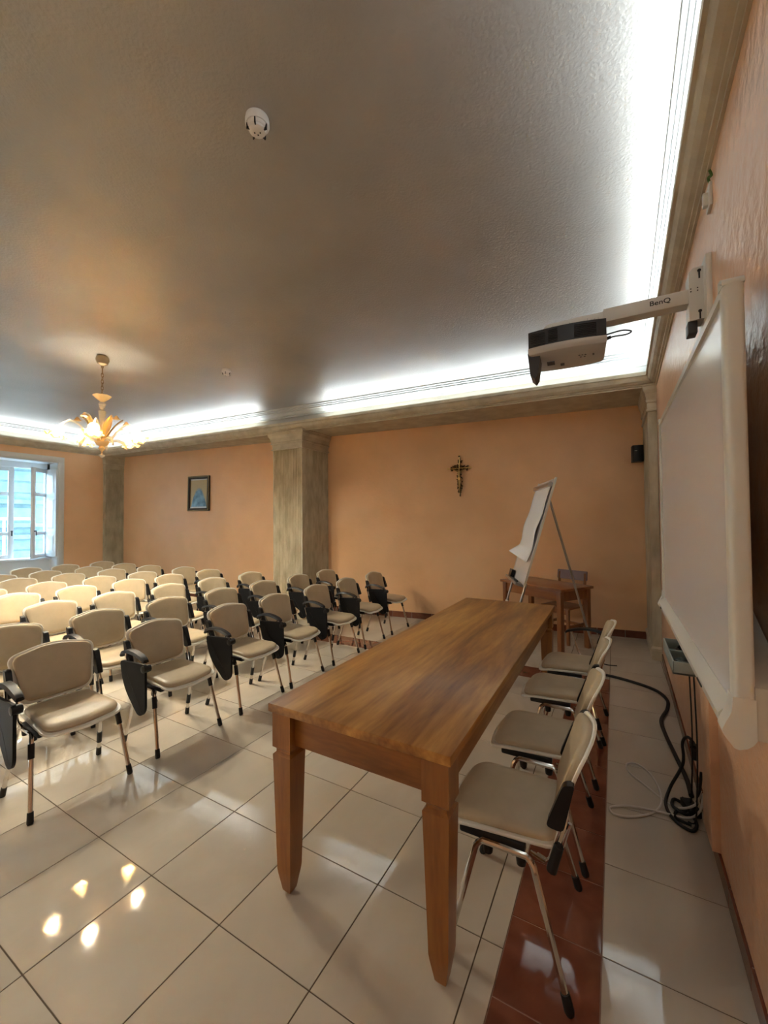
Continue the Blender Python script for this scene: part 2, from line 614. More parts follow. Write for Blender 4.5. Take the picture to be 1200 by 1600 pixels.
def flutes(p, q, nrm, n, depth=.010):
    """a corrugated face outline from p to q"""
    P, Q, Nn = Vector(p), Vector(q), Vector(nrm)
    out = []
    for i in range(n):
        for t, h in ((.05, 0), (.20, 1), (.5, 1.25), (.80, 1), (.95, 0)):
            w = P.lerp(Q, .03 + .94 * (i + t) / n) - Nn * depth * h * random.uniform(.75, 1.1)
            out.append((w.x, w.y))
    return [tuple(p)] + out + [tuple(q)]
col = thing('fluted_column', 'square fluted stone-coloured column standing between the crucifix and the picture', 'column', (0, 0, 0))
cx0, cx1 = -5.02, -4.38
cy0, cy1 = ybeam(-4.7) + .005, 5.72
front = flutes((cx0, cy0), (cx1, cy0), (0, -1), 17)
side = flutes((cx1, cy0), (cx1, cy1), (1, 0), 16, .004)
poly = front + side[1:] + [(cx0, cy1)]
sm = MB().prism(poly, lambda u, v, w: (u, v, w), .13, ZS - .28)
sm.build('shaft', 'stone', col, smooth=False)
block_profile(MB(), cx0, cx1, cy0, cy1, capital_rings(0, 0, ZS), 'WES').build('capital', 'stone_trim', col, smooth=False)
block_profile(MB(), cx0, cx1, cy0, cy1, [(.04, 0), (.04, .09), (.03, .10), (.03, .12), (.005, .135)], 'WES').build('plinth', 'stone_trim', col, smooth=False)

pil = thing('wall_pilaster', 'narrow plain pilaster in the corner beside the whiteboard wall', 'pilaster')
px0, px1, py0, py1 = .345, .43, ybeam(.3) + .012, 6.27
block_profile(MB(), px0, px1, py0, py1, [(0, .12), (0, ZS - .29)], '').build('shaft', 'stone', pil, smooth=False)
block_profile(MB(), px0, px1, py0, py1, [(o_ * .7, z) for o_, z in capital_rings(0, 0, ZS)], 'WS').build('capital', 'stone_trim', pil, smooth=False)
block_profile(MB(), px0, px1, py0, py1, [(.012, 0), (.012, .10), (.022, .105), (.022, .13), (.004, .15)], 'WS').build('plinth', 'stone_trim', pil, smooth=False)

pil = thing('wall_pilaster', 'fluted pilaster in the far corner beside the window', 'pilaster')
lx, ly0, ly1 = -9.685, ybeam(-9.7) + .01, yb(-9.7) + .01
poly = [(XL, ly0), (lx, ly0)] + flutes((lx, ly0), (lx, ly1), (1, 0), 15, .012)[1:] + [(XL, ly1)]
MB().prism(poly, lambda u, v, w: (u, v, w), .13, ZS - .28).build('shaft', 'stone', pil, smooth=False)
block_profile(MB(), XL, lx, ly0, ly1, [(o_ * .6, z) for o_, z in capital_rings(0, 0, ZS)], 'ES').build('capital', 'stone_trim', pil, smooth=False)
block_profile(MB(), XL, lx, ly0, ly1, [(.03, 0), (.03, .10), (.005, .135)], 'ES').build('plinth', 'stone_trim', pil, smooth=False)

# baseboards made of terracotta tiles
def baseboard(name, P, Q, first, pitch, h, thick, nrm):
    P, Q = Vector((*P, 0)), Vector((*Q, 0))
    d = (Q - P).normalized()
    n = Vector((*nrm, 0)).normalized()
    ln = (Q - P).length
    base = MB()
    vs = [P, Q, Q + n * (thick * .6), P + n * (thick * .6)]
    base.add([(*v[:2], .0) for v in vs] + [(*v[:2], h - .003) for v in vs], [(0, 1, 2, 3), (4, 7, 6, 5), (0, 4, 5, 1), (1, 5, 6, 2), (2, 6, 7, 3), (3, 7, 4, 0)])
    b = struct(base, name, 'grout_light')
    cuts = [0.0]
    s = first
    while s < ln:
        if s > .02:
            cuts.append(s)
        s += pitch
    cuts.append(ln)
    cc = {}
    for a, e in zip(cuts, cuts[1:]):
        w = e - a
        key = round(w, 2)
        if key not in cc:
            m = MB().box((-w / 2 + .002, 0, 0), (w / 2 - .002, thick, h), .0015, seg=1)
            cc[key] = m.mesh('tile', 'tile_base', False)
        o = bpy.data.objects.new('tile', cc[key])
        COL.objects.link(o)
        o.location = P + d * (a + w / 2)
        o.rotation_euler = (0, 0, math.atan2(d.y, d.x))
        o.parent = b
    return b
# local +y of a baseboard tile has to point into the room
baseboard('baseboard_back', (px0 - .002, yb(px0)), (cx1 + .045, yb(cx1)), .25, .33, .092, .011, (.1234, -1))
baseboard('baseboard_back_left', (cx0 - .045, yb(cx0)), (lx + .035, yb(lx)), .3, .33, .092, .011, (.1234, -1))
baseboard('baseboard_right', (xr(YF) - 0, YF), (xr(5.36), 5.36), .1, .33, .085, .010, (-1, .0165))
baseboard('baseboard_left', (XL, 4.62), (XL, 3.96), .2, .33, .085, .010, (1, 0))

# ---------------------------------------------------------------- windows
def make_window(n, ya, yb_, opened):
    yc = (ya + yb_) / 2
    xw = XL - .37                                     # plane of the window frame
    wn = bpy.data.objects.new('window_%d' % n, None)
    COL.objects.link(wn)
    wn['kind'] = 'structure'
    mb = MB()                                         # casing on the wall face
    cz = NZ + .11
    for a, b in ((ya - .10, ya), (yb_, yb_ + .10)):
        mb.box((XL - .005, a, 0), (XL + .022, b, NZ), .006)
    mb.box((XL - .005, ya - .10, NZ), (XL + .022, yb_ + .10, cz), .006)
    mb.build('window_casing', 'casing_paint', wn)
    mb = MB()
    mb.box((xw + .03, ya, 0), (XL + .004, ya + .012, NZ))
    mb.box((xw + .03, yb_ - .012, 0), (XL + .004, yb_, NZ))
    mb.box((xw + .03, ya, NZ - .012), (XL + .004, yb_, NZ))
    mb.build('reveal_lining', 'white_paint', wn, smooth=False)
    MB().box((XL - WT + .01, ya, 0), (xw + .06, yb_, .84)).build('parapet', 'white_paint', wn, smooth=False)
    MB().box((xw - .08, ya - .0, .84), (xw + .14, yb_, .885), .008).build('window_sill', 'white_paint', wn)
    mb = MB()
    for a, b in ((ya, ya + .055), (yb_ - .055, yb_)):
        mb.box((xw - .05, a, .885), (xw + .03, b, NZ), .005)
    mb.box((xw - .05, ya, NZ - .13), (xw + .03, yb_, NZ), .005)
    mb.build('window_frame', 'white_paint', wn)
    w = (yb_ - ya) / 2 - .055
    z0, z1 = .89, NZ - .135
    rails = [(z0, z0 + .075), (z0 + .45, z0 + .52), (z0 + 1.22, z0 + 1.29), (z1 - .075, z1)]
    def sash(hinge, sgn, ang):
        root = bpy.data.objects.new('sash', None)
        COL.objects.link(root)
        root.parent = wn
        root.location = (xw + .005, hinge, 0)
        root.rotation_euler = (0, 0, ang)
        f = MB()
        a, b = 0.004 * sgn, (w - .002) * sgn
        for s_ in ((a, a + .075 * sgn), (b - .085 * sgn, b)):
            f.box((-.022, min(s_), z0), (.022, max(s_), z1), .004)
        for ra, rb in rails:
            f.box((-.020, min(a, b), ra), (.020, max(a, b), rb), .004)
        f.build('sash_frame', 'white_paint', root)
        for (r0, r1), (r2, r3) in zip(rails, rails[1:]):
            MB().box((-.003, min(a + .07 * sgn, b - .08 * sgn), r1 - .005), (.003, max(a + .07 * sgn, b - .08 * sgn), r2 + .005)).build('pane', 'glass_pane', root, smooth=False)
        h = MB().lathe([(.011, 0), (.011, .03), (.014, .035), (.014, .045)], 10, (.02, b - .04 * sgn, 1.42), 0)
        h.box((.05, min(b - .04 * sgn, b - .05 * sgn), 1.33), (.065, max(b - .04 * sgn, b - .03 * sgn), 1.43), .003)
        h.build('handle', 'black_plastic', root)
    sash(ya + .055, 1, 0)
    sash(yb_ - .055, -1, math.radians(45) if opened else 0)
    for sgn, yh in ((1, ya), (-1, yb_)):                # panelled shutters folded into the reveals
        sh = bpy.data.objects.new('shutter', None)
        COL.objects.link(sh)
        sh.parent = wn
        sh.location = (xw + .06, yh + .075 * sgn, 0)
        sh.rotation_euler = (0, 0, -math.radians(9) * sgn)
        m = MB().box((0, -.012, z0 + .01), (.32, .012, z1), .003)
        m.build('board', 'white_paint', sh)
        for za, zb in ((z0 + .10, z0 + .46), (z0 + .56, z0 + 1.18), (z0 + 1.28, z1 - .09)):
            for ys_ in (-1, 1):
                q = MB()
                q.add([(.05, ys_ * .012, za), (.27, ys_ * .012, za), (.27, ys_ * .012, zb), (.05, ys_ * .012, zb),
                       (.085, ys_ * .024, za + .035), (.235, ys_ * .024, za + .035), (.235, ys_ * .024, zb - .035), (.085, ys_ * .024, zb - .035)],
                      [(4, 5, 6, 7), (0, 1, 5, 4), (1, 2, 6, 5), (2, 3, 7, 6), (3, 0, 4, 7)])
                q.build('raised_panel', 'white_paint', sh, smooth=False)
    return wn
make_window(1, *NICHES[0], True)
make_window(2, *NICHES[1], False)  # out of view, added to let more daylight in
make_window(3, *NICHES[2], False)  # another unseen window added as daylight fill

# the street front across the road
fx = -15.5
bd = thing('street_building', 'pale stone street front with roof tiles seen through the open window', 'building', (fx, 5, -4))
def bpart(name, mat, lo, hi, bev=0, parent=bd):
    return MB().box(lo, hi, bev).build(name, mat, parent, smooth=False)
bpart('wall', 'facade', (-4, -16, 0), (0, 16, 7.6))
for z in (3.3, 5.1, 5.45, 6.15):
    bpart('string_course', 'facade', (-.02, -16, z), (.14, 16, z + .14), .02)
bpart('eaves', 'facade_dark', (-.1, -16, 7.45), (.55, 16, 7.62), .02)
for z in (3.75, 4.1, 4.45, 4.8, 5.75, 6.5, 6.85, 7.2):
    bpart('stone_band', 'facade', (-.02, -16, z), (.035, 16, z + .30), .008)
rf = MB()
for k in range(9):
    rf.box((-3.2 + .38 * k, -16, 8.9 - .15 * k), (-2.75 + .38 * k, 16, 8.98 - .15 * k))
rf.build('roof', 'roof_tile', bd, smooth=False)
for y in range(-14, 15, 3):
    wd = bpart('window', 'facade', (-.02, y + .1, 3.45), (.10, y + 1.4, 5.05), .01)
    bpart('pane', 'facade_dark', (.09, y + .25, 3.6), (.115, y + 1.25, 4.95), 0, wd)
st = struct(MB().box((fx - 1, -12, -4.2), (XL - WT, 20, -4.0)), 'ground_street', 'street')
rl = thing('balcony_railing', 'thin pale railing outside the open window', 'railing', (XL - WT - .35, 3.25, 0))
for y in (-.5, .02, .5):
    MB().box((-.02, y - .018, -.1), (.02, y + .018, 1.66), .004).build('post', 'white_paint', rl)
MB().box((-.02, -.52, 1.64), (.02, .52, 1.69), .004).build('top_rail', 'white_paint', rl)
MB().box((-.3, -.6, -.2), (.34, .6, -.1), .01).build('ledge', 'facade', rl)

# ---------------------------------------------------------------- meeting table
def fluted_leg(h, wt, wb):
    """square leg: block, neck, tapering shaft, pointed foot; base centre at origin"""
    prof = [(.012, 0), (.020, .012), (wb * .5, .085), (wb * .54, .105), (wt * .5, h - .205), (wt * .5 + .001, h - .180), (wt * .5 - .010, h - .170),
            (wt * .5 - .010, h - .158), (wt * .5 + .002, h - .148), (wt * .5 + .002, h)]
    mb = MB()
    vs, fs = [], []
    for r_, z in prof:
        vs += [(-r_, -r_, z), (r_, -r_, z), (r_, r_, z), (-r_, r_, z)]
    for i in range(len(prof) - 1):
        for k in range(4):
            j = (k + 1) % 4
            fs.append((i * 4 + k, i * 4 + j, (i + 1) * 4 + j, (i + 1) * 4 + k))
    fs += [(0, 3, 2, 1), tuple((len(prof) - 1) * 4 + k for k in range(4))]
    return mb.add(vs, fs)
TX0, TX1, TY0, TY1, TZ = -1.287, -.474, 1.252, 3.885, .80
tb = thing('meeting_table', 'long polished wooden table with tapered legs in the foreground', 'table', ((TX0 + TX1) / 2, (TY0 + TY1) / 2, 0))
hw, hl = (TX1 - TX0) / 2, (TY1 - TY0) / 2
MB().box((-hw, -hl, TZ - .036), (hw, hl, TZ), .004).build('tabletop', 'wood_top', tb)
lgm = fluted_leg(TZ - .036, .094, .066).mesh('leg', 'wood_leg')
for sx in (-1, 1):
    for sy in (-1, 1):
        o = bpy.data.objects.new('leg', lgm)
        COL.objects.link(o)
        o.parent = tb
        o.location = (sx * (hw - .062), sy * (hl - .062), 0)
z0, z1 = TZ - .036 - .135, TZ - .037
for sy in (-1, 1):
    MB().box((-hw + .105, sy * (hl - .055) - .012, z0), (hw - .105, sy * (hl - .055) + .012, z1), .002).build('apron', 'wood_rail', tb)
ap = None
for sx in (-1, 1):
    MB().box((sx * (hw - .055) - .012, -hl + .105, z0), (sx * (hw - .055) + .012, hl - .105, z1), .002).build('apron', 'wood_top', tb)

# ---------------------------------------------------------------- chairs
def seat_fn(z0):
    def fn(u, v, h):
        z = z0 + h + .10 * v * v
        if u > .06:
            z -= .030 * ((u - .06) / .17) ** 2
        if u < -.08:
            z += .020 * ((-.08 - u) / .12) ** 2
        return (u + .012, v, z)
    return fn
def back_fn(u, v, h):
    return (-.236 - .36 * v + .55 * u * u + h * .94, u, .650 + v * .965 + h * .34)
seat_out = rpoly([(-.205, -.185), (.215, -.205), (.235, 0), (.215, .205), (-.205, .185)], [.055, .07, .02, .07, .055], 6)
back_out = rpoly([(-.185, -.160), (0, -.168), (.185, -.160), (.228, .125), (.0, .172), (-.228, .125)], [.06, .05, .06, .05, .10, .05], 6)
def sc(out, k):
    return [(u * k, v * k) for u, v in out]
def rings_shell(t):
    return [(.985, 0), (1, t * .3), (1, t * .7), (.985, t), (.6, t)]
def rings_pad(t):
    return [(.905, 0), (.920, t * .45), (.905, t * .75), (.87, t * .95), (.75, t * 1.05), (.4, t * 1.08)]

def make_chair(arm, tablet):
    c = bpy.data.objects.new('conference_chair', None)
    c.empty_display_size = .05
    COL.objects.link(c)
    MB().pad(seat_out, seat_fn(.436), rings_shell(.013)).build('seat_shell', 'shell_white', c)
    MB().pad(seat_out, seat_fn(.449), rings_pad(.026)).build('seat_cushion', 'vinyl', c)
    MB().pad(back_out, lambda u, v, h: back_fn(u, v, h), rings_shell(.012)).build('back_shell', 'shell_white', c)
    MB().pad(back_out, lambda u, v, h: back_fn(u, v, h + .012), rings_pad(.026)).build('back_cushion', 'vinyl', c)
    for s in (-1, 1):
        yt, yf = s * .205, s * .245
        top = [(.075, yt, .412), (0, yt, .412)]
        fpts = [(.20, yf, .012), (.105, s * .214, .370), (.100, s * .212, .388), (.090, s * .209, .402), (.075, yt, .411), (0, yt, .412)]
        rpts = [(-.205, yf, .012), (-.105, s * .214, .370), (-.100, s * .212, .388), (-.090, s * .209, .402), (-.075, yt, .411), (0, yt, .412)]
        for pts in (fpts, rpts):
            lg = MB().tube(pts, .0115, 9).build('leg', 'chrome', c)
            d = (Vector(pts[1]) - Vector(pts[0])).normalized()
            a = Vector(pts[0])
            MB().tube([a - d * .012, a - d * .004, a + d * .045], [.013, .016, .0145], 10).build('rubber_foot', 'rubber', lg)
            front = pts[0][0] > 0
            if arm and front:
                MB().tube([a + d * .30, a + d * .375], .0155, 10).build('sleeve', 'black_plastic', lg)
            if arm and not front and s == 1:
                MB().tube([a + d * .09, a + d * .165], .0155, 10).build('sleeve', 'black_plastic', lg)
        MB().box((-.07, s * .185 - .020, .408), (.165, s * .185 + .016, .442), .009).build('seat_rail', 'black_plastic', c)
        for bx in (-.055, .06):
            MB().lathe([(.016, -.02), (.018, -.006), (.018, .006), (.014, .016)], 10, (bx, s * .19, .388)).build('stacking_bumper', 'black_plastic', c)
        # twin tube carrying the backrest
        up = MB()
        for dx in (-.011, .011):
            up.tube([(-.10 + dx, s * .195, .425), (-.150 + dx, s * .218, .428), (-.165 + dx, s * .226, .45), (-.205 + dx, s * .228, .585)], .0065, 8)
        up_o = up.build('back_upright', 'chrome', c)
        MB().tube([(-.158, s * .229, .415), (-.182, s * .231, .505)], [.017, .016], 10).build('sleeve', 'black_plastic', up_o)
        br = MB()
        o2 = rpoly([(-.030, -.075), (.026, -.07), (.020, .075), (-.012, .085)], [.018, .018, .012, .012], 3)
        br.prism(o2, lambda u, v, w: (-.212 - .34 * v + u + .02, w, .632 + v), s * .212, s * .243)
        br.build('back_bracket', 'black_plastic', c)
    cb = MB().tube([(-.03, -.205, .405), (-.03, .205, .405)], .010, 8)
    cb.build('cross_bar', 'chrome', c)
    if arm:
        y = -.258
        ar = MB()
        ctr = spline([(-.225, y + .015, .615), (-.20, y + .004, .640), (-.13, y, .662), (-.04, y, .662), (.05, y, .640), (.085, y, .622)], 4)
        n = len(ctr)
        vs, fs = [], []
        for i, p in enumerate(ctr):
            t = i / (n - 1)
            wd = .020 + .010 * math.sin(PI * t)
            th = .011
            vs += [(p.x, p.y - wd, p.z - th * .6), (p.x, p.y - wd * .7, p.z + th), (p.x, p.y + wd * .7, p.z + th), (p.x, p.y + wd, p.z - th * .6), (p.x, p.y, p.z - th)]
        for i in range(n - 1):
            for k in range(5):
                fs.append((i * 5 + k, i * 5 + (k + 1) % 5, (i + 1) * 5 + (k + 1) % 5, (i + 1) * 5 + k))
        fs += [(4, 3, 2, 1, 0), tuple((n - 1) * 5 + k for k in range(5))]
        ar.add(vs, fs).build('armrest', 'black_plastic', c)
        for pts in ([(.04, y + .006, .632), (.00, y + .012, .50), (-.045, y + .045, .425)], [(-.185, y + .012, .635), (-.165, y + .02, .50), (-.13, y + .05, .425)]):
            MB().tube(spline(pts, 4), .008, 8).build('arm_post', 'chrome', c)
    if tablet:
        o2 = rpoly([(-.150, .045), (.145, .060), (.150, -.255), (.075, -.300), (-.115, -.120)], [.03, .025, .045, .05, .10], 5)
        tl = MB().prism(o2, lambda u, v, w: (.005 + u, w, .565 + v), -.306, -.290).build('writing_tablet', 'tablet_black', c)
        MB().lathe([(.010, -.03), (.024, -.026), (.026, 0), (.024, .022), (.010, .026)], 12, (.135, -.285, .592), 1).build('hinge_knob', 'black_plastic', tl)
    return c

proto_tab = make_chair(True, True)
proto_arm = make_chair(True, False)
proto_plain = make_chair(False, False)
K = 1.0276
rows = {1: [(-2.865, [1.19, 1.855, 2.535, 3.12, 3.80, 4.43, 5.13])],
        2: [(-3.70, [1.235, 1.847, 2.475, 3.113, 3.76, 4.437, 5.053])],
        3: [(-4.56, [1.83, 2.40, 3.035, 3.645, 4.32])],
        4: [(-5.46, [1.845, 2.435, 3.05, 3.61, 4.265])],
        5: [(-6.165, [1.79, 2.396, 3.018, 3.606, 4.315])],
        6: [(-6.99, [2.38, 2.967, 3.59, 4.20])],
        7: [(-7.76, [2.40, 2.975, 3.596, 4.185])],
        8: [(-8.60, [3.006, 3.587, 4.20])]}
ROWN = ['', 'front row', 'second row', 'third row', 'fourth row', 'fifth row', 'sixth row', 'seventh row', 'rearmost row']
POSN = ['at the column end', 'second from the column end', 'third from the column end', 'fourth from the column end', 'fifth from the column end',
        'sixth from the column end', 'seventh from the column end']
first = True
for rn, ((cx, yl),) in rows.items():
    yl = sorted(yl, reverse=True)
    for k, y in enumerate(yl):
        o = proto_tab if first else copy_tree(proto_tab)
        first = False
        o.location = (cx + random.uniform(-.012, .012), y, 0)
        o.rotation_euler = (0, 0, math.radians(random.uniform(-2, 2)))
        tag(o, 'beige audience chair with hanging black writing tablet, %s, %s' % (ROWN[rn], POSN[k]), 'chair', 'audience chairs in rows')
tc = [(-.362, 1.665, 181, 'nearest of the four beige chairs behind the table'),
      (-.345, 2.245, 180, 'second nearest of the four beige chairs behind the table'),
      (-.320, 2.91, 179, 'third nearest of the four beige chairs behind the table')]
for i, (x, y, a, lab) in enumerate(tc):
    o = proto_plain if i == 0 else copy_tree(proto_plain)
    o.location = (x, y, 0)
    o.rotation_euler = (0, 0, math.radians(a))
    tag(o, lab, 'chair', 'chairs behind the table')
o = proto_arm
o.location = (-.292, 3.45, 0)
o.rotation_euler = (0, 0, math.radians(179))
tag(o, 'farthest beige chair behind the table, with one black armrest', 'chair', 'chairs behind the table')

# ---------------------------------------------------------------- small desk and its chair
dk_ang = math.radians(-33.5)          # long side direction
dk = thing('small_desk', 'small dark wooden desk standing askew by the back wall', 'desk', (-.805, 5.565, 0), dk_ang)
MB().box((-.495, -.285, .722), (.495, .285, .752), .004).build('desktop', 'desk_wood', dk)
for sx in (-1, 1):
    for sy in (-1, 1):
        MB().box((sx * .44 - .029, sy * .235 - .029, 0), (sx * .44 + .029, sy * .235 + .029, .722), .004).build('leg', 'desk_leg_wood', dk)
for sy in (-1, 1):
    MB().box((-.411, sy * .235 - .011, .60), (.411, sy * .235 + .011, .722), .002).build('apron', 'desk_wood', dk)
for sx in (-1, 1):
    MB().box((sx * .44 - .011, -.206, .60), (sx * .44 + .011, .206, .722), .002).build('apron', 'desk_leg_wood', dk)
wc = thing('wooden_chair', 'plain wooden chair with a flat back board pushed under the small desk', 'chair', (-.60, 5.735, 0), dk_ang + .12)
MB().box((-.20, -.19, .435), (.20, .185, .46), .008).build('seat', 'desk_wood', wc)
for sx in (-1, 1):
    MB().box((sx * .175 - .017, -.175 - .017, 0), (sx * .175 + .017, -.175 + .017, .437), .003).build('leg', 'desk_leg_wood', wc)
    mb = MB()
    mb.tube([(sx * .178, .195, 0), (sx * .178, .178, .44), (sx * .178, .215, .86)], .021, 4)
    mb.build('back_leg', 'desk_leg_wood', wc)
    MB().box((sx * .175 - .010, -.16, .20), (sx * .175 + .010, .17, .235), .003).build('stretcher', 'desk_leg_wood', wc)
MB().box((-.16, -.187, .375), (.16, -.165, .435), .003).build('apron', 'desk_wood', wc)
MB().box((-.16, .165, .18), (.16, .185, .215), .003).build('stretcher', 'desk_wood', wc)
ob = rpoly([(-.205, .765), (.205, .765), (.205, .885), (-.205, .885)], .012, 3)
MB().prism(ob, lambda u, v, w: (u, w + .10 * (v - .76) - .25 * (.04 - u * u), v), .198, .218).build('back_board', 'lilac_veneer', wc, label='pale lilac-brown flat back board')

# ---------------------------------------------------------------- flip chart
fc = thing('flip_chart', 'white flip chart easel on tubular legs behind the long table', 'flip chart', (0, 0, 0))
TN, TFar = Vector((-.50, 4.33, 1.985)), Vector((-.77, 5.03, 1.985))
BN, BF = Vector((-.80, 4.22, .90)), Vector((-1.07, 4.92, .90))
ux = (TFar - TN).normalized()
dz = (BN - TN).normalized()
nr = dz.cross(ux).normalized()
if nr.x > 0:
    nr = -nr
WB, HB = (TFar - TN).length, (BN - TN).length
def fp(u, v, w):                     # u across, v down, w forward of the board face
    return TN + ux * u + dz * v + nr * w
def fbox(u0, u1, v0, v1, w0, w1):
    return MB().add([fp(u, v, w) for w in (w0, w1) for u, v in ((u0, v0), (u1, v0), (u1, v1), (u0, v1))],
                    [(0, 1, 2, 3), (4, 7, 6, 5), (0, 4, 5, 1), (1, 5, 6, 2), (2, 6, 7, 3), (3, 7, 4, 0)])
fbox(0.01, WB - .01, 0.01, HB, -.012, 0).build('board', 'board_white', fc, smooth=False)
for u0, u1 in ((0, .014), (WB - .014, WB)):
    fbox(u0, u1, 0, HB + .005, -.016, .004).build('edge_strip', 'board_frame', fc, smooth=False)
MB().tube([fp(.035, .075, .02), fp(WB - .01, .075, .02)], .026, 12).build('clamp_bar', 'steel_grey', fc)
# sheet: curls gently away from the board
vs, fs = [], []
nu, nv = 8, 40
for j in range(nv + 1):
    t = j / nv
    for i in range(nu + 1):
        s_ = i / nu
        v = .085 + t * .77 + (.045 * (1 - s_) * t ** 4)
        w = .012 + .016 * t + .016 * t * math.sin(t * 13 + s_ * .8) + .07 * max(0, t - .86) / .14 * s_
        vs.append(fp(.045 + (WB - .075) * s_, v, w))
for j in range(nv):
    for i in range(nu):
        a = j * (nu + 1) + i
        fs.append((a, a + 1, a + nu + 2, a + nu + 1))
sheet = MB().add(vs, fs).build('paper_sheet', 'paper', fc)
md = sheet.modifiers.new('thickness', 'SOLIDIFY')
md.thickness = .004
fbox(.05, WB - .04, HB - .005, HB + .02, -.01, .075).build('pen_tray', 'steel_grey', fc, smooth=False)
dl = -BN.z / dz.z
for u in (.03, WB - .03):
    a = fp(u, HB - .03, -.02)
    b = a + dz * ((.012 - a.z) / dz.z)
    lg = MB().tube([a, a.lerp(b, .35)], .013, 10).build('leg', 'steel_grey', fc)
    MB().tube([a.lerp(b, .33), b], .0105, 10).build('inner_tube', 'chrome', lg)
    MB().tube([b + Vector((0, 0, -.010)), b - dz * .03], .015, 10).build('rubber_foot', 'rubber', lg)
    MB().tube([a.lerp(b, .33), a.lerp(b, .36)], .018, 10).build('collar', 'shell_white', lg)
a = fp(WB * .42, .11, -.02)
b = Vector((-.18, 4.90, .012))
lg = MB().tube([a, b], .012, 10).build('leg', 'steel_grey', fc)
MB().tube([b + Vector((0, 0, -.010)), b + (a - b).normalized() * .03], .015, 10).build('rubber_foot', 'rubber', lg)
er = fbox(.56, .70, HB - .085, HB - .006, .01, .05).build('board_eraser', 'black_plastic', smooth=False)
tag(er, 'black felt board eraser standing on the flip chart tray', 'eraser')
mk = MB().tube([fp(.12, HB - .017, .05), fp(.26, HB - .017, .05)], .010, 10).build('marker_pen', 'rubber')
tag(mk, 'dark marker pen lying on the flip chart tray', 'marker')

# ---------------------------------------------------------------- interactive whiteboard
wbx, by0, by1, bz0, bz1 = .27, 1.40, 3.115, 1.045, 2.165
wb = thing('whiteboard', 'large interactive whiteboard with a cream frame on the right wall', 'whiteboard', (0, 0, 0))
MB().box((wbx, by0 - .01, bz0 - .02), (wbx + .012, by1 + .01, bz1 + .01)).build('writing_surface', 'board_white', wb, smooth=False)
MB().box((wbx + .012, by0 - .01, bz0 - .03), (wbx + .030, by1 + .01, bz1), .004).build('back_panel', 'board_casing', wb)
fpoly = rpoly([(wbx - .012, 0), (wbx - .012, .046), (wbx + .032, .046), (wbx + .032, 0)], [.008, .016, .010, .003], 4)
MB().prism([(x, by0 - q) for x, q in fpoly], lambda u, v, w: (u, v, w), bz0 - .005, bz1 + .012).build('frame_side', 'board_frame', wb)
MB().prism([(x, by1 + q) for x, q in fpoly], lambda u, v, w: (u, v, w), bz0 - .005, bz1 + .012).build('frame_side', 'board_frame', wb)
MB().prism([(wbx - .010, bz1 - .004), (wbx - .010, bz1 + .020), (wbx + .0, bz1 + .024), (wbx + .030, bz1 + .024), (wbx + .030, bz1 - .004)],
           lambda u, v, w: (u, w, v), by0 - .003, by1 + .003).build('frame_top', 'board_frame', wb)
for y, s in ((by0, -1), (by1, 1)):
    cp = rpoly([(0, 0), (.049, 0), (.049, .010), (.030, .026), (0, .026)], [.003, .003, .010, .014, .003], 4)
    MB().prism(cp, lambda u, v, w: (w, y + s * (u - .002), bz1 + .010 + v), wbx - .014, wbx + .033).build('corner_cap', 'board_frame', wb)
tp = [(wbx - .002, bz0 + .020), (wbx - .028, bz0 + .002), (wbx - .036, bz0 - .008), (wbx - .031, bz0 - .038), (wbx - .012, bz0 - .062), (wbx + .030, bz0 - .045), (wbx + .030, bz0 + .01)]
MB().prism(tp, lambda u, v, w: (u, w, v), by0 + .01, by1 - .01).build('tray', 'board_frame', wb)
for y, s in ((by0, -1), (by1, 1)):
    ep = spline([(wbx - .014, 0, bz0 + .06), (wbx - .018, 0, bz0 + .02), (wbx - .032, 0, bz0 - .014), (wbx - .036, 0, bz0 - .036), (wbx - .014, 0, bz0 - .070)], 4)
    pts = [(p.x, p.z) for p in ep] + [(wbx - .004, bz0 - .073), (wbx + .012, bz0 - .066), (wbx + .024, bz0 - .056), (wbx + .032, bz0 - .042), (wbx + .032, bz0 + .06)]
    MB().prism(pts, lambda u, v, w: (u, w, v), y - .01 * s, y + .047 * s).build('end_cap', 'board_frame', wb)
MB().box((wbx - .036, 1.66, bz0 - .030), (wbx - .030, 1.74, bz0 - .023)).build('slot', 'dark_slot', wb, smooth=False)
MB().box((wbx - .036, 2.98, bz0 - .030), (wbx - .030, 3.02, bz0 - .023)).build('slot', 'dark_slot', wb, smooth=False)
hp = [(by0 - .045, bz0 - .042), (by0 + .35, bz0 - .042), (by0 + .35, bz0 + .28), (by0 - .045, bz0 + .09)]
MB().prism(hp, lambda u, v, w: (w, u, v), wbx + .0305, xr(by0) - .001).build('mount_housing', 'board_casing', wb)
MB().box((wbx + .0305, 2.6, 1.3), (xr(2.7) - .001, 2.7, 2.0)).build('mount_bracket', 'steel_grey', wb, smooth=False)

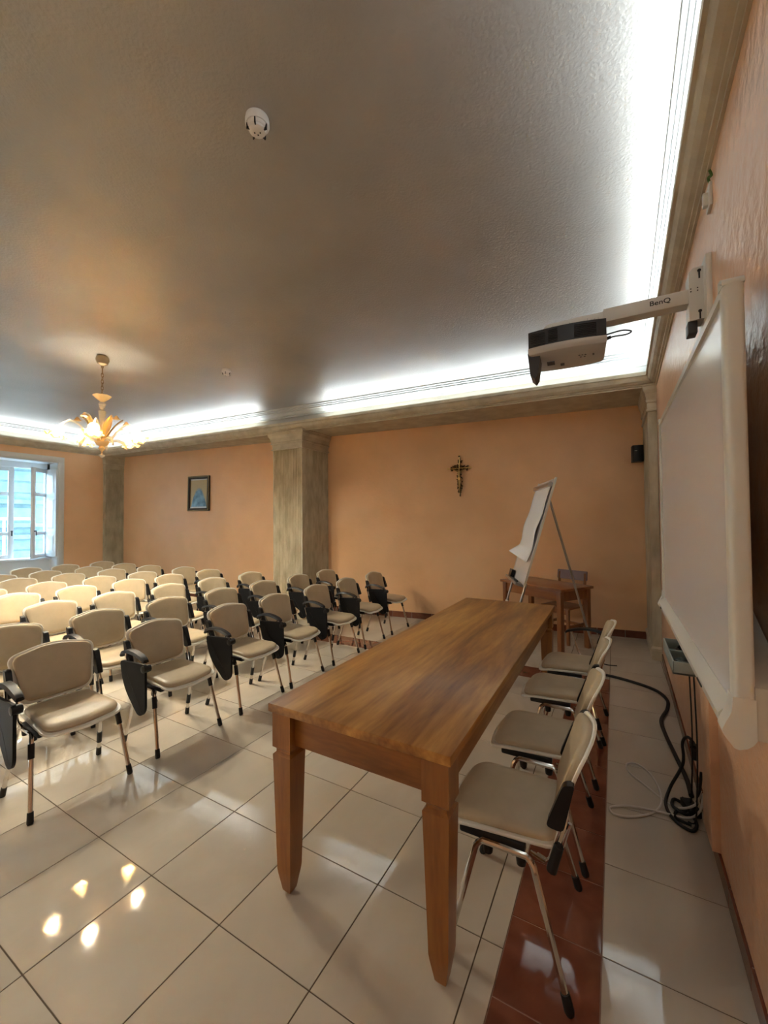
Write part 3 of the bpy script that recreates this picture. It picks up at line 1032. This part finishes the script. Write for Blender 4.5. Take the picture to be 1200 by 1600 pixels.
# pen holder clipped under the board
ph = thing('pen_holder', 'grey-green two-compartment pen holder fixed under the whiteboard', 'pen holder', (.255, 2.50, .895))
hx0, hx1, hy0, hy1 = -.03, .115, -.17, .26
MB().box((hx0, hy0, -.06), (hx1, hy1, -.052)).build('bottom', 'tray_grey', ph, smooth=False)
mb = MB()
for lo, hi in (((hx0, hy0, -.06), (hx0 + .007, hy1, 0)), ((hx1 - .007, hy0, -.06), (hx1, hy1, 0)), ((hx0, hy0, -.06), (hx1, hy0 + .008, 0)),
               ((hx0, hy1 - .008, -.06), (hx1, hy1, 0)), ((hx0, .04, -.06), (hx1, .052, -.004))):
    mb.box(lo, hi, .002)
mb.build('rim', 'tray_grey', ph)
MB().box((.05, -.06, 0), (.10, .1, .095), .004).build('clip', 'tray_grey', ph)
cl = MB().tube(spline([(.265, 2.60, .85), (.29, 2.66, .88), (.32, 2.62, .86), (.30, 2.57, .85), (.275, 2.63, .87), (.31, 2.69, .86)], 6), .010, 8).build('coiled_cable', 'black_plastic')
tag(cl, 'short black coiled cable lying in the pen holder', 'cable')
bag = MB()
bo = []
for i in range(9):
    for j in range(7):
        bo.append((.24 + .11 * j / 6, 2.36 + .16 * i / 8, .845 + .022 * random.random()))
fs = []
for i in range(8):
    for j in range(6):
        a_ = i * 7 + j
        fs.append((a_, a_ + 1, a_ + 8, a_ + 7))
bg_o = bag.add(bo, fs).build('plastic_bag', 'glass_pane', smooth=False)
md = bg_o.modifiers.new('thickness', 'SOLIDIFY')
md.thickness = .002
tag(bg_o, 'crumpled clear plastic bag lying in the pen holder', 'bag')

# wall trunking below the board
tr = MB().box((xr(2.37) - .034, 2.30, .086), (xr(2.37) + .01, 2.50, .83), .004).build('cable_trunking', 'wall_stucco')
tag(tr, 'wall-coloured vertical cable trunking below the whiteboard', 'trunking')

# ---------------------------------------------------------------- projector and its arm
pa = thing('projector_mount', 'white wall arm carrying the projector, lettered on its side', 'mount', (0, 0, 0))
AY = 2.26
pl = rpoly([(.305, 2.44), (.305, 2.655), (.322, 2.672), (.360, 2.672), (.360, 2.44)], .004, 2)
MB().prism(pl, lambda u, v, w: (u, w, v), AY - .045, AY + .045).build('mount_head', 'arm_white', pa)
MB().box((.358, AY - .09, 2.40), (xr(AY) - .0005, AY + .09, 2.70), .004).build('wall_plate', 'arm_white', pa)
MB().box((.30, AY - .035, 2.385), (.335, AY + .03, 2.442), .004).build('lower_clamp', 'projector_dark', pa)
MB().box((-.03, AY - .036, 2.522), (.306, AY + .036, 2.587), .004).build('outer_beam', 'arm_white', pa)
ib = MB().box((-.285, AY - .028, 2.530), (-.028, AY + .028, 2.580), .003).build('inner_beam', 'arm_white', pa)
for k in range(14):
    MB().box((-.26 + k * .016, AY - .0288, 2.546), (-.2592 + k * .016, AY - .0278, 2.556 + .006 * (k % 5 == 0))).build('scale_mark', 'ink', ib, smooth=False)
MB().lathe([(.030, 0), (.030, .010), (.020, .022), (.006, .026)], 14, (-.283, AY, 2.555), 0, rot=Matrix.Rotation(PI, 3, 'Z')).build('end_cap', 'arm_white', pa)
for x, z in ((.343, 2.655), (.343, 2.475)):
    sl = MB().box((x - .003, AY - .0462, z - .035), (x + .003, AY - .0448, z - .005))
    sl.lathe([(.007, 0), (.007, .002)], 10, (x, AY - .0470, z), 1)
    sl.build('adjusting_screw', 'dark_slot', pa)
for x, z in ((.312, 2.580), (.312, 2.568), (.336, 2.580), (.336, 2.568)):
    MB().lathe([(.0028, 0), (.0028, .0012)], 8, (x, AY - .0462, z), 1).build('screw_hole', 'dark_slot', pa)
def text_mesh(txt, size, loc, rot, name, parent, mat, extrude=.0004, bold=.0):
    cu = bpy.data.curves.new(name, 'FONT')
    cu.body = txt
    cu.size = size
    cu.extrude = extrude
    cu.offset = bold
    to = bpy.data.objects.new(name + '_src', cu)
    COL.objects.link(to)
    dg = bpy.context.evaluated_depsgraph_get()
    me = bpy.data.meshes.new_from_object(to.evaluated_get(dg))
    bpy.data.objects.remove(to)
    me.materials.clear()
    me.materials.append(MATS[mat])
    o = bpy.data.objects.new(name, me)
    COL.objects.link(o)
    o.location = loc
    o.rotation_euler = rot
    o.parent = parent
    return o
lt = text_mesh('BenQ', .031, (.158, AY - .0365, 2.548), (PI / 2, 0, 0), 'lettering', pa, 'ink', bold=.0003)
lt.scale = (1.12, 1, 1)

pj = thing('projector', 'short-throw projector with dark grilles hanging from the wall arm', 'projector', (-.19, 2.17, 2.412), math.radians(4))
def body_out(k=1.0):
    out = []
    for t in range(13):                       # near side, slightly bowed
        u = -.165 + .33 * t / 12
        out.append((u * k, (-.135 - .020 * (1 - (u / .165) ** 2)) * k))
    for t in range(13):
        u = .165 - .33 * t / 12
        out.append((u * k, (.095 + .03 * (1 - (u / .165) ** 2)) * k))
    return out
MB().prism(body_out(), lambda u, v, w: (u, v, w), -.028, .050).build('grille_body', 'projector_dark', pj)
cv = MB()
vs, fs = [], []
O = body_out()
n = len(O)
for k, z in ((1.0, -.026), (1.012, -.030), (1.012, -.046), (.985, -.058), (.92, -.064), (.5, -.066)):
    vs += [(u * k, v * k, z) for u, v in O]
for i in range(5):
    for k in range(n):
        fs.append((i * n + k, i * n + (k + 1) % n, (i + 1) * n + (k + 1) % n, (i + 1) * n + k))
fs += [tuple(range(n))[::-1], tuple(5 * n + k for k in range(n))]
cv.add(vs, fs).build('cover', 'projector_cover', pj)
for k in range(8):
    for u0, u1 in ((-.155, -.09), (-.075, -.035), (.035, .125)):
        m_ = MB()
        for q in range(6):
            a0 = u0 + (u1 - u0) * q / 6
            a1 = u0 + (u1 - u0) * (q + 1) / 6
            yy = lambda u: -.135 - .020 * (1 - (u / .165) ** 2)
            z = -.018 + k * .0078
            m_.add([(a0, yy(a0) - .0005, z), (a1, yy(a1) - .0005, z), (a1, yy(a1) - .004, z + .0015), (a0, yy(a0) - .004, z + .0015),
                    (a0, yy(a0) - .0005, z + .004), (a1, yy(a1) - .0005, z + .004)], [(0, 1, 2, 3), (3, 2, 5, 4)])
        m_.build('grille_slat', 'projector_dark', pj, smooth=False)
MB().box((-.07, -.06, .048), (.09, .06, .066), .004).build('ceiling_bracket', 'projector_dark', pj)
MB().box((-.05, .03, .064), (.03, .11, .116), .003).build('clamp', 'projector_dark', pj)
mp_ = [(-.170, -.045), (-.112, -.045), (-.126, -.150), (-.140, -.172), (-.160, -.150)]
MB().prism(mp_, lambda u, v, w: (u, w, v), -.125, -.01).build('mirror_arm', 'projector_dark', pj)
MB().box((-.128, -.11, -.14), (-.122, -.025, -.075), .002, Matrix.Rotation(.12, 3, 'Y'), (-.125, 0, -.1)).build('mirror', 'chrome', pj)
MB().box((-.09, -.03, -.0685), (-.055, .02, -.064)).build('recess', 'projector_dark', pj, smooth=False)
MB().box((-.03, .02, -.0685), (-.012, .05, -.064)).build('recess', 'projector_dark', pj, smooth=False)
for i, (u, v) in enumerate(((.055, -.05), (.068, -.05), (.081, -.05), (.062, -.025), (.078, -.025), (.115, -.045), (.115, -.030))):
    MB().lathe([(.0045, 0), (.0045, .0012)], 8, (u, v, -.0672)).build('button', 'ink', pj)
pc = MB()
pc.tube(spline([(.0, 0, 0), (.03, .0, .004), (.07, .0, .006), (.10, .0, -.006), (.08, .0, -.016), (.03, .0, -.014), (0, 0, -.02)], 6), .0035, 8)
pc.tube([(-.015, 0, -.020), (.02, 0, -.014)], .008, 8)
o = pc.build('projector_cable', 'rubber')
o.location = (-.02, 2.10, 2.407)
tag(o, 'short black looped cable plugged into the projector', 'cable')

# ---------------------------------------------------------------- chandelier
CX, CY = -4.90, 2.32
ch = thing('chandelier', 'Murano style glass chandelier with five flower shades', 'chandelier', (CX, CY, ZC))
def Zc(z): return z - ZC
MB().lathe([(.045, Zc(3.419)), (.062, Zc(3.40)), (.066, Zc(3.37)), (.050, Zc(3.325)), (.015, Zc(3.305)), (.010, Zc(3.28))], 20).build('ceiling_rose', 'brass_dark', ch)
MB().tube([(0, 0, Zc(3.31)), (0, 0, Zc(3.21))], .006, 8).build('rod', 'brass_dark', ch)
zz = 3.225
for k in range(7):
    pts = []
    for q in range(12):
        a = 2 * PI * q / 12
        x, z = .012 * math.cos(a), .025 * math.sin(a)
        pts.append((x if k % 2 else 0, 0 if k % 2 else x, Zc(zz - .022) + z))
    MB().tube(pts, .0036, 6, closed=True).build('chain_link', 'brass_dark', ch)
    zz -= .036
MB().lathe([(.012, Zc(2.90)), (.03, Zc(2.915)), (.060, Zc(2.94)), (.088, Zc(2.972)), (.084, Zc(2.974)), (.05, Zc(2.945)), (.012, Zc(2.92))], 36, ruffle=.12, rn=6).build('dish', 'murano_amber', ch)
MB().lathe([(.010, Zc(2.91)), (.024, Zc(2.895)), (.038, Zc(2.875)), (.024, Zc(2.862)), (.030, Zc(2.85)), (.018, Zc(2.83)), (.012, Zc(2.81))], 20).build('knop', 'murano', ch)
MB().lathe([(.014, Zc(2.815)), (.036, Zc(2.80)), (.034, Zc(2.77)), (.024, Zc(2.70)), (.020, Zc(2.60)), (.024, Zc(2.52)), (.030, Zc(2.50))], 20).build('stem', 'murano', ch)
MB().lathe([(.028, Zc(2.51)), (.055, Zc(2.49)), (.070, Zc(2.46)), (.05, Zc(2.425)), (.022, Zc(2.41)), (.034, Zc(2.39)), (.020, Zc(2.37)), (.006, Zc(2.355)), (.004, Zc(2.325))], 20).build('hub', 'murano_amber', ch)
mb = MB().lathe([(.003, Zc(2.285)), (.020, Zc(2.295)), (.030, Zc(2.315)), (.012, Zc(2.325)), (.008, Zc(2.335))], 20, ruffle=.0)
for k in range(4):
    a = k * PI / 2 + .5
    mb.tube([(0, 0, Zc(2.305)), (.034 * math.cos(a), .034 * math.sin(a), Zc(2.315))], [.012, .004], 8)
mb.build('finial', 'murano', ch)
for k in range(5):
    a = math.radians(36 + 72 * k)
    rt = Matrix.Rotation(a, 3, 'Z')
    arm = [rt @ Vector(p) for p in spline([(.03, 0, Zc(2.47)), (.10, 0, Zc(2.50)), (.19, 0, Zc(2.61)), (.27, 0, Zc(2.655)), (.33, 0, Zc(2.625)), (.36, 0, Zc(2.59))], 5)]
    MB().tube(arm, .010, 8).build('arm', 'murano', ch)
    tilt = rt @ Matrix.Rotation(math.radians(-18), 3, 'Y')
    c0 = rt @ Vector((.362, 0, Zc(2.585)))
    sh = MB().lathe([(.014, 0), (.034, -.012), (.048, -.040), (.046, -.070), (.056, -.095), (.084, -.118), (.080, -.120), (.050, -.094), (.041, -.068), (.042, -.040), (.030, -.018), (.010, -.006)],
                    36, c0, ruffle=.0, rot=tilt)
    sh = MB()
    prof = [(.014, 0), (.034, -.012), (.048, -.040), (.046, -.070), (.056, -.095), (.088, -.116)]
    n = 36
    vs, fs = [], []
    for i, (r_, z) in enumerate(prof):
        for q in range(n):
            al = 2 * PI * q / n
            ru = 1 + .16 * (i / 5) ** 3 * math.cos(6 * al)
            vs.append(c0 + tilt @ Vector((r_ * ru * math.cos(al), r_ * ru * math.sin(al), z + .014 * (i / 5) ** 4 * math.sin(6 * al + 1))))
    for i in range(5):
        for q in range(n):
            fs.append((i * n + q, i * n + (q + 1) % n, (i + 1) * n + (q + 1) % n, (i + 1) * n + q))
    sh.add(vs, fs)
    sho = sh.build('flower_shade', 'murano_amber', ch)
    md = sho.modifiers.new('thickness', 'SOLIDIFY')
    md.thickness = .003
    b = MB().lathe([(.004, -.088), (.016, -.082), (.021, -.066), (.017, -.046), (.010, -.030)], 14, c0, rot=tilt)
    b.build('bulb', 'bulb', sho)
    # leaf and small flower between the arms
    a2 = a + math.radians(36)
    r2 = Matrix.Rotation(a2, 3, 'Z')
    lf = MB()
    vs, fs = [], []
    m = 10
    for i in range(m + 1):
        t = i / m
        cpt = Vector((.03 + .11 * t + .05 * t * t, 0, Zc(2.50) + .30 * t - .06 * t * t))
        wd = .040 * math.sin(PI * min(1, t * .95 + .05)) ** .8 + .001
        for q in (-1, 0, 1):
            vs.append(r2 @ (cpt + Vector((.012 * abs(q), wd * q, -.006 * abs(q)))))
    for i in range(m):
        for q in range(2):
            fs.append((i * 3 + q, i * 3 + q + 1, (i + 1) * 3 + q + 1, (i + 1) * 3 + q))
    lo_ = lf.add(vs, fs).build('leaf', 'murano_amber', ch)
    md = lo_.modifiers.new('thickness', 'SOLIDIFY')
    md.thickness = .004
    st_ = [r2 @ Vector(p) for p in spline([(.03, .0, Zc(2.50)), (.10, .02, Zc(2.62)), (.18, .03, Zc(2.715)), (.235, .03, Zc(2.715))], 4)]
    so = MB().tube(st_, .004, 6).build('flower_stem', 'murano', ch)
    fl_ = MB().lathe([(.006, .012), (.016, .0), (.024, -.016), (.036, -.028)], 18, st_[-1], ruffle=.2, rn=5)
    fl_.build('flower', 'murano_amber', so)
    # drooping leaf beneath
    dr = [r2 @ Vector(p) for p in spline([(.05, 0, Zc(2.46)), (.13, 0, Zc(2.49)), (.20, 0, Zc(2.47)), (.235, 0, Zc(2.40))], 5)]
    nn = len(dr)
    MB().tube(dr, [.006 + .012 * math.sin(PI * i / (nn - 1)) for i in range(nn)], 8).build('curled_leaf', 'murano', ch)

c2 = copy_tree(ch)  # extra copy hung out of view to strengthen the warm light
c2.location = (CX, CY - 3.9, ZC)
c2['label'] = 'unseen glass chandelier added behind the viewer to light the room'

# ---------------------------------------------------------------- smoke detectors
def detector(x, y, lab, s=1.0):
    d = thing('smoke_detector', lab, 'smoke detector', (x, y, ZC), 0)
    MB().lathe([(.052 * s, 0), (.054 * s, -.012 * s), (.054 * s, -.030 * s), (.050 * s, -.036 * s)], 28).build('base', 'detector_white', d)
    MB().lathe([(.046 * s, -.034 * s), (.042 * s, -.050 * s), (.039 * s, -.052 * s), (.037 * s, -.060 * s), (.028 * s, -.064 * s)], 28).build('head', 'detector_white', d)
    for k in range(5):
        a = math.radians(15 + 72 * k)
        MB().box((.034 * s, -.003 * s, -.062 * s), (.048 * s, .003 * s, -.036 * s), 0, Matrix.Rotation(a, 3, 'Z')).build('slot', 'dark_slot', d, smooth=False)
    for k in range(3):
        a = math.radians(40 + 80 * k)
        MB().box((.010 * s, -.003 * s, -.0652 * s), (.016 * s, .003 * s, -.0635 * s), 0, Matrix.Rotation(a, 3, 'Z')).build('vent', 'dark_slot', d, smooth=False)
detector(-1.395, 1.30, 'larger white smoke detector on the near part of the ceiling')
detector(-4.073, 3.30, 'small white smoke detector on the ceiling near the chandelier')

# ---------------------------------------------------------------- things on the walls
wa = math.atan(.1234)
# framed picture
px_, pz_ = -7.397, 2.155
fr = thing('framed_picture', 'dark framed blue and gold print on the pink wall', 'picture', (px_, yb(px_) - .004, pz_ - .36), wa)
fr.rotation_euler = (math.radians(-1.5), 0, wa)
w2, h2 = .295, .36
fm = MB()
for lo, hi in (((-w2, -.045, 0), (-w2 + .060, 0, .72)), ((w2 - .060, -.045, 0), (w2, 0, .72)), ((-w2, -.045, 0), (w2, 0, .060)), ((-w2, -.045, .66), (w2, 0, .72))):
    fm.box(lo, hi, .008)
fm.build('frame', 'frame_dark', fr)
em = MB()
for lo, hi in (((-w2 + .012, -.048, .012), (-w2 + .020, -.040, .708)), ((w2 - .020, -.048, .012), (w2 - .012, -.040, .708)), ((-w2 + .012, -.048, .012), (w2 - .012, -.040, .020)), ((-w2 + .012, -.048, .70), (w2 - .012, -.040, .708))):
    em.box(lo, hi)
em.build('gilt_line', 'bronze', fr, smooth=False)
m, nt, b = new_mat('print')
L = nt.links
tc_ = N(nt, 'ShaderNodeTexCoord')
sp = N(nt, 'ShaderNodeSeparateXYZ')
L.new(tc_.outputs['Object'], sp.inputs[0])
# plain abstract stand-in: gold field, soft blue mound, pale borders
gr = N(nt, 'ShaderNodeTexNoise'); gr.inputs['Scale'].default_value = 9
L.new(tc_.outputs['Object'], gr.inputs['Vector'])
def mth(op, a, b_=None):
    n_ = N(nt, 'ShaderNodeMath', operation=op)
    for i, q in enumerate((a, b_)):
        if q is None: continue
        if isinstance(q, (int, float)): n_.inputs[i].default_value = q
        else: L.new(q, n_.inputs[i])
    return n_.outputs[0]
ex = mth('MULTIPLY', mth('POWER', mth('ABSOLUTE', mth('MULTIPLY', sp.outputs[0], 5.6)), 2.0), .26)
top_ = mth('SUBTRACT', .50, ex)
hh = mth('ADD', sp.outputs[2], mth('MULTIPLY', gr.outputs[0], .08))
msk = N(nt, 'ShaderNodeMapRange'); msk.inputs['From Min'].default_value = -.03; msk.inputs['From Max'].default_value = .03
L.new(mth('SUBTRACT', top_, hh), msk.inputs['Value'])
blue = N(nt, 'ShaderNodeValToRGB')
blue.color_ramp.elements[0].color = (.05, .14, .24, 1); blue.color_ramp.elements[1].color = (.22, .40, .58, 1)
blue.color_ramp.elements[0].position = .35; blue.color_ramp.elements[1].position = .65
L.new(gr.outputs[0], blue.inputs[0])
mx = N(nt, 'ShaderNodeMix', data_type='RGBA')
mx.inputs['A'].default_value = (.50, .40, .22, 1)
L.new(msk.outputs[0], mx.inputs['Factor'])
L.new(blue.outputs[0], mx.inputs['B'])
brd = mth('MAXIMUM', mth('GREATER_THAN', sp.outputs[2], .635), mth('LESS_THAN', sp.outputs[2], .090))
mx2 = N(nt, 'ShaderNodeMix', data_type='RGBA')
mx2.inputs['B'].default_value = (.62, .66, .70, 1)
L.new(brd, mx2.inputs['Factor'])
L.new(mx.outputs['Result'], mx2.inputs['A'])
L.new(mx2.outputs['Result'], b.inputs['Base Color'])
b.inputs['Roughness'].default_value = .3
MB().box((-w2 + .055, -.020, .055), (w2 - .055, -.014, .665)).build('print', 'print', fr, smooth=False)

# crucifix
kx = -2.055
cr_ = thing('crucifix', 'small gilt crucifix on a dark leafy backing on the orange wall', 'crucifix', (kx, yb(kx) - .008, 1.93), wa)
lv = MB()
def leafblob(x, z, ang, ln, wd, y=-.02):
    d = Vector((math.cos(ang), 0, math.sin(ang)))
    p = Vector((-d.z, 0, d.x))
    c = Vector((x, y + random.uniform(-.012, .010), z))
    lv.add([c - d * ln, c + p * wd + Vector((0, -.006, 0)), c + d * ln, c - p * wd + Vector((0, -.006, 0)), c + Vector((0, -.016, 0)), c + Vector((0, .006, 0))],
           [(0, 1, 4), (1, 2, 4), (2, 3, 4), (3, 0, 4), (1, 0, 5), (2, 1, 5), (3, 2, 5), (0, 3, 5)])
for k in range(70):
    z = random.uniform(.06, .56)
    leafblob(random.uniform(-.036, .036) * (1 if z > .12 else .5), z, random.uniform(0, 6.3), .022, .011)
for k in range(50):
    x = random.uniform(-.135, .135)
    leafblob(x, .435 + random.uniform(-.036, .036), random.uniform(0, 6.3), .022, .011)
lv.tube([(0, -.006, .0), (0, -.006, .60)], .010, 6)
lv.tube([(-.15, -.006, .435), (.15, -.006, .435)], .010, 6)
lv.build('leaf_backing', 'dark_leaf', cr_, smooth=False)
MB().tube([(0, -.042, .03), (0, -.042, .64)], [.004, .007], 8).build('upright', 'gold', cr_)
MB().tube([(-.185, -.042, .425), (.185, -.042, .435)], .0065, 8).build('cross_bar', 'gold', cr_)
for x in (-.175, .175):
    MB().lathe([(.003, -.018), (.010, 0), (.003, .022)], 8, (x, -.042, .43), 0).build('bar_tip', 'gold', cr_)
MB().box((-.014, -.05, .600), (.014, -.042, .622), .002).build('plaque', 'dark_leaf', cr_)
bm = bmesh.new()
sk = bm.verts.layers.skin.verify()
def sv_(co, r):
    v = bm.verts.new(co)
    v[sk].radius = (r, r)
    return v
pel = sv_((0, -.064, .285), .017)
pel[sk].use_root = True
che = sv_((0, -.068, .365), .021)
nec = sv_((0, -.070, .395), .008)
hea = sv_((.004, -.076, .412), .015)
hd2 = sv_((.006, -.078, .428), .012)
for a, b_ in ((pel, che), (che, nec), (nec, hea), (hea, hd2)):
    bm.edges.new((a, b_))
for s in (-1, 1):
    sh_ = sv_((s * .030, -.064, .383), .009); el = sv_((s * .075, -.058, .403), .007); ha = sv_((s * .125, -.052, .425), .006)
    bm.edges.new((che, sh_)); bm.edges.new((sh_, el)); bm.edges.new((el, ha))
    hi_ = sv_((s * .013, -.064, .262), .013); kn = sv_((s * .010 + .008, -.076, .200), .010); an = sv_((s * .005, -.060, .130), .006); ft = sv_((s * .004, -.068, .112), .005)
    bm.edges.new((pel, hi_)); bm.edges.new((hi_, kn)); bm.edges.new((kn, an)); bm.edges.new((an, ft))
me = bpy.data.meshes.new('figure')
bm.to_mesh(me); bm.free()
fo = bpy.data.objects.new('figure', me)
COL.objects.link(fo)
fo.modifiers.new('skin', 'SKIN').use_smooth_shade = True
sb = fo.modifiers.new('sub', 'SUBSURF'); sb.levels = 1; sb.render_levels = 1
me.materials.append(MATS['bronze'])
fo.parent = cr_
MB().lathe([(.020, .245), (.024, .262), (.022, .285)], 12, (0, -.064, 0)).build('loincloth', 'gold', cr_)

# loudspeaker
lsx = .262
ls = thing('wall_speaker', 'small black loudspeaker high on the back wall by the pilaster', 'speaker', (lsx, yb(lsx), 2.405), wa)
MB().prism(rpoly([(-.062, 0), (-.062, -.125), (0, -.145), (.062, -.125), (.062, 0)], [.004, .02, .04, .02, .004], 4), lambda u, v, w: (u, v - .03, w), -.105, .105).build('cabinet', 'black_plastic', ls)
MB().box((-.02, -.035, -.04), (.02, 0, .04), .003).build('bracket', 'black_plastic', ls)
MB().box((-.042, -.172, .030), (-.015, -.166, .036), 0).build('badge', 'arm_white', ls, smooth=False)

# cable outlet on the right wall
co = thing('cable_outlet', 'small white bracket with a green wire high on the right wall', 'outlet', (xr(2.15), 2.15, 2.93))
MB().box((-.012, -.035, -.06), (0, .035, .04), .003).build('plate', 'arm_white', co)
MB().box((-.030, -.012, -.045), (-.010, .012, .012), .003).build('tab', 'arm_white', co)
MB().tube(spline([(-.006, -.02, .035), (-.014, -.035, .055), (-.006, -.05, .05), (-.016, -.07, .062)], 4), .005, 6).build('wire', 'green_wire', co)

# ---------------------------------------------------------------- cables on the floor
def cable(name, pts, r_, mat, label, k=8):
    o = MB().tube(spline(pts, k), r_, 8).build(name, mat)
    return tag(o, label, 'cable')
cable('power_cable', [(-.36, 4.62, .014), (-.08, 4.60, .014), (.14, 4.52, .014), (.30, 4.40, .014), (.362, 4.22, .014), (.345, 4.02, .014), (.285, 3.78, .014),
                      (.29, 3.55, .014), (.32, 3.25, .014), (.345, 3.0, .014), (.345, 2.83, .016)], .013, 'rubber', 'thick black cable snaking from the chairs to the right wall')
cable('signal_cable', [(-.13, 4.97, .006), (-.09, 4.955, .006), (-.04, 4.965, .006), (-.005, 4.97, .006)], .005, 'rubber', 'short loose black cable end on the floor beyond the chairs')
for q, (dy, lab) in enumerate(((.0, 'thin black cable hanging down from the pen holder, farther of the pair'), (-.10, 'thin black cable hanging down from the pen holder, nearer of the pair'))):
    yq = 2.66 + 1.5 * dy
    cable('hanging_cable', [(.325, yq, .832), (.330, yq + .01, .70), (.333, yq - .005, .45), (.330, yq + .01, .20), (.325, yq + .05, .04), (.30, yq + .08, .012)], .0036, 'rubber', lab)
cable('plug_lead', [(.362, 2.80, .315), (.34, 2.86, .325), (.318, 2.90, .27), (.315, 2.88, .16), (.25, 2.84, .03), (.215, 2.70, .008), (.24, 2.58, .008), (.305, 2.53, .008), (.335, 2.60, .008),
                    (.31, 2.72, .010), (.26, 2.76, .012), (.245, 2.68, .018), (.30, 2.64, .018), (.335, 2.72, .02)], .008, 'rubber', 'black plug lead looping from the wall plug to the floor')
pg = thing('wall_plug', 'black angled plug hanging at the wall below the whiteboard', 'plug', (.352, 2.77, .29))
MB().tube([(0, .05, .028), (.0, .0, .02)], [.014, .017], 10).build('plug_body', 'rubber', pg)
MB().tube([(0, 0, .018), (0, -.03, -.03)], [.015, .012], 10).build('connector', 'rubber', pg)
cable('white_cable', [(.350, 2.56, .20), (.33, 2.60, .10), (.25, 2.70, .006), (.12, 2.84, .006), (.05, 2.93, .006), (.04, 3.02, .006), (.10, 3.05, .006), (.17, 2.95, .006), (.20, 2.75, .006),
                      (.16, 2.60, .010), (.05, 2.50, .006), (-.03, 2.48, .006), (-.045, 2.53, .006), (.05, 2.58, .012), (.18, 2.60, .014), (.30, 2.62, .012), (.345, 2.56, .10), (.352, 2.50, .22)], .0055, 'cable_white',
      'thin white cable lying in loose loops on the floor')
cable('wall_lead', [(.352, 2.545, .30), (.345, 2.56, .20), (.335, 2.62, .08), (.31, 2.68, .014), (.26, 2.66, .008), (.25, 2.60, .008), (.31, 2.57, .010)], .007, 'rubber', 'short black lead running down the wall into the cable tangle')
ps = thing('adapter', 'black power adapter among the tangled cables by the wall', 'adapter', (.325, 2.70, .004), .3)
MB().box((-.028, -.055, 0), (.028, .055, .040), .006).build('case', 'rubber', ps)
MB().tube([(0, .05, .02), (0, .085, .018)], [.008, .005], 8).build('strain_relief', 'rubber', ps)
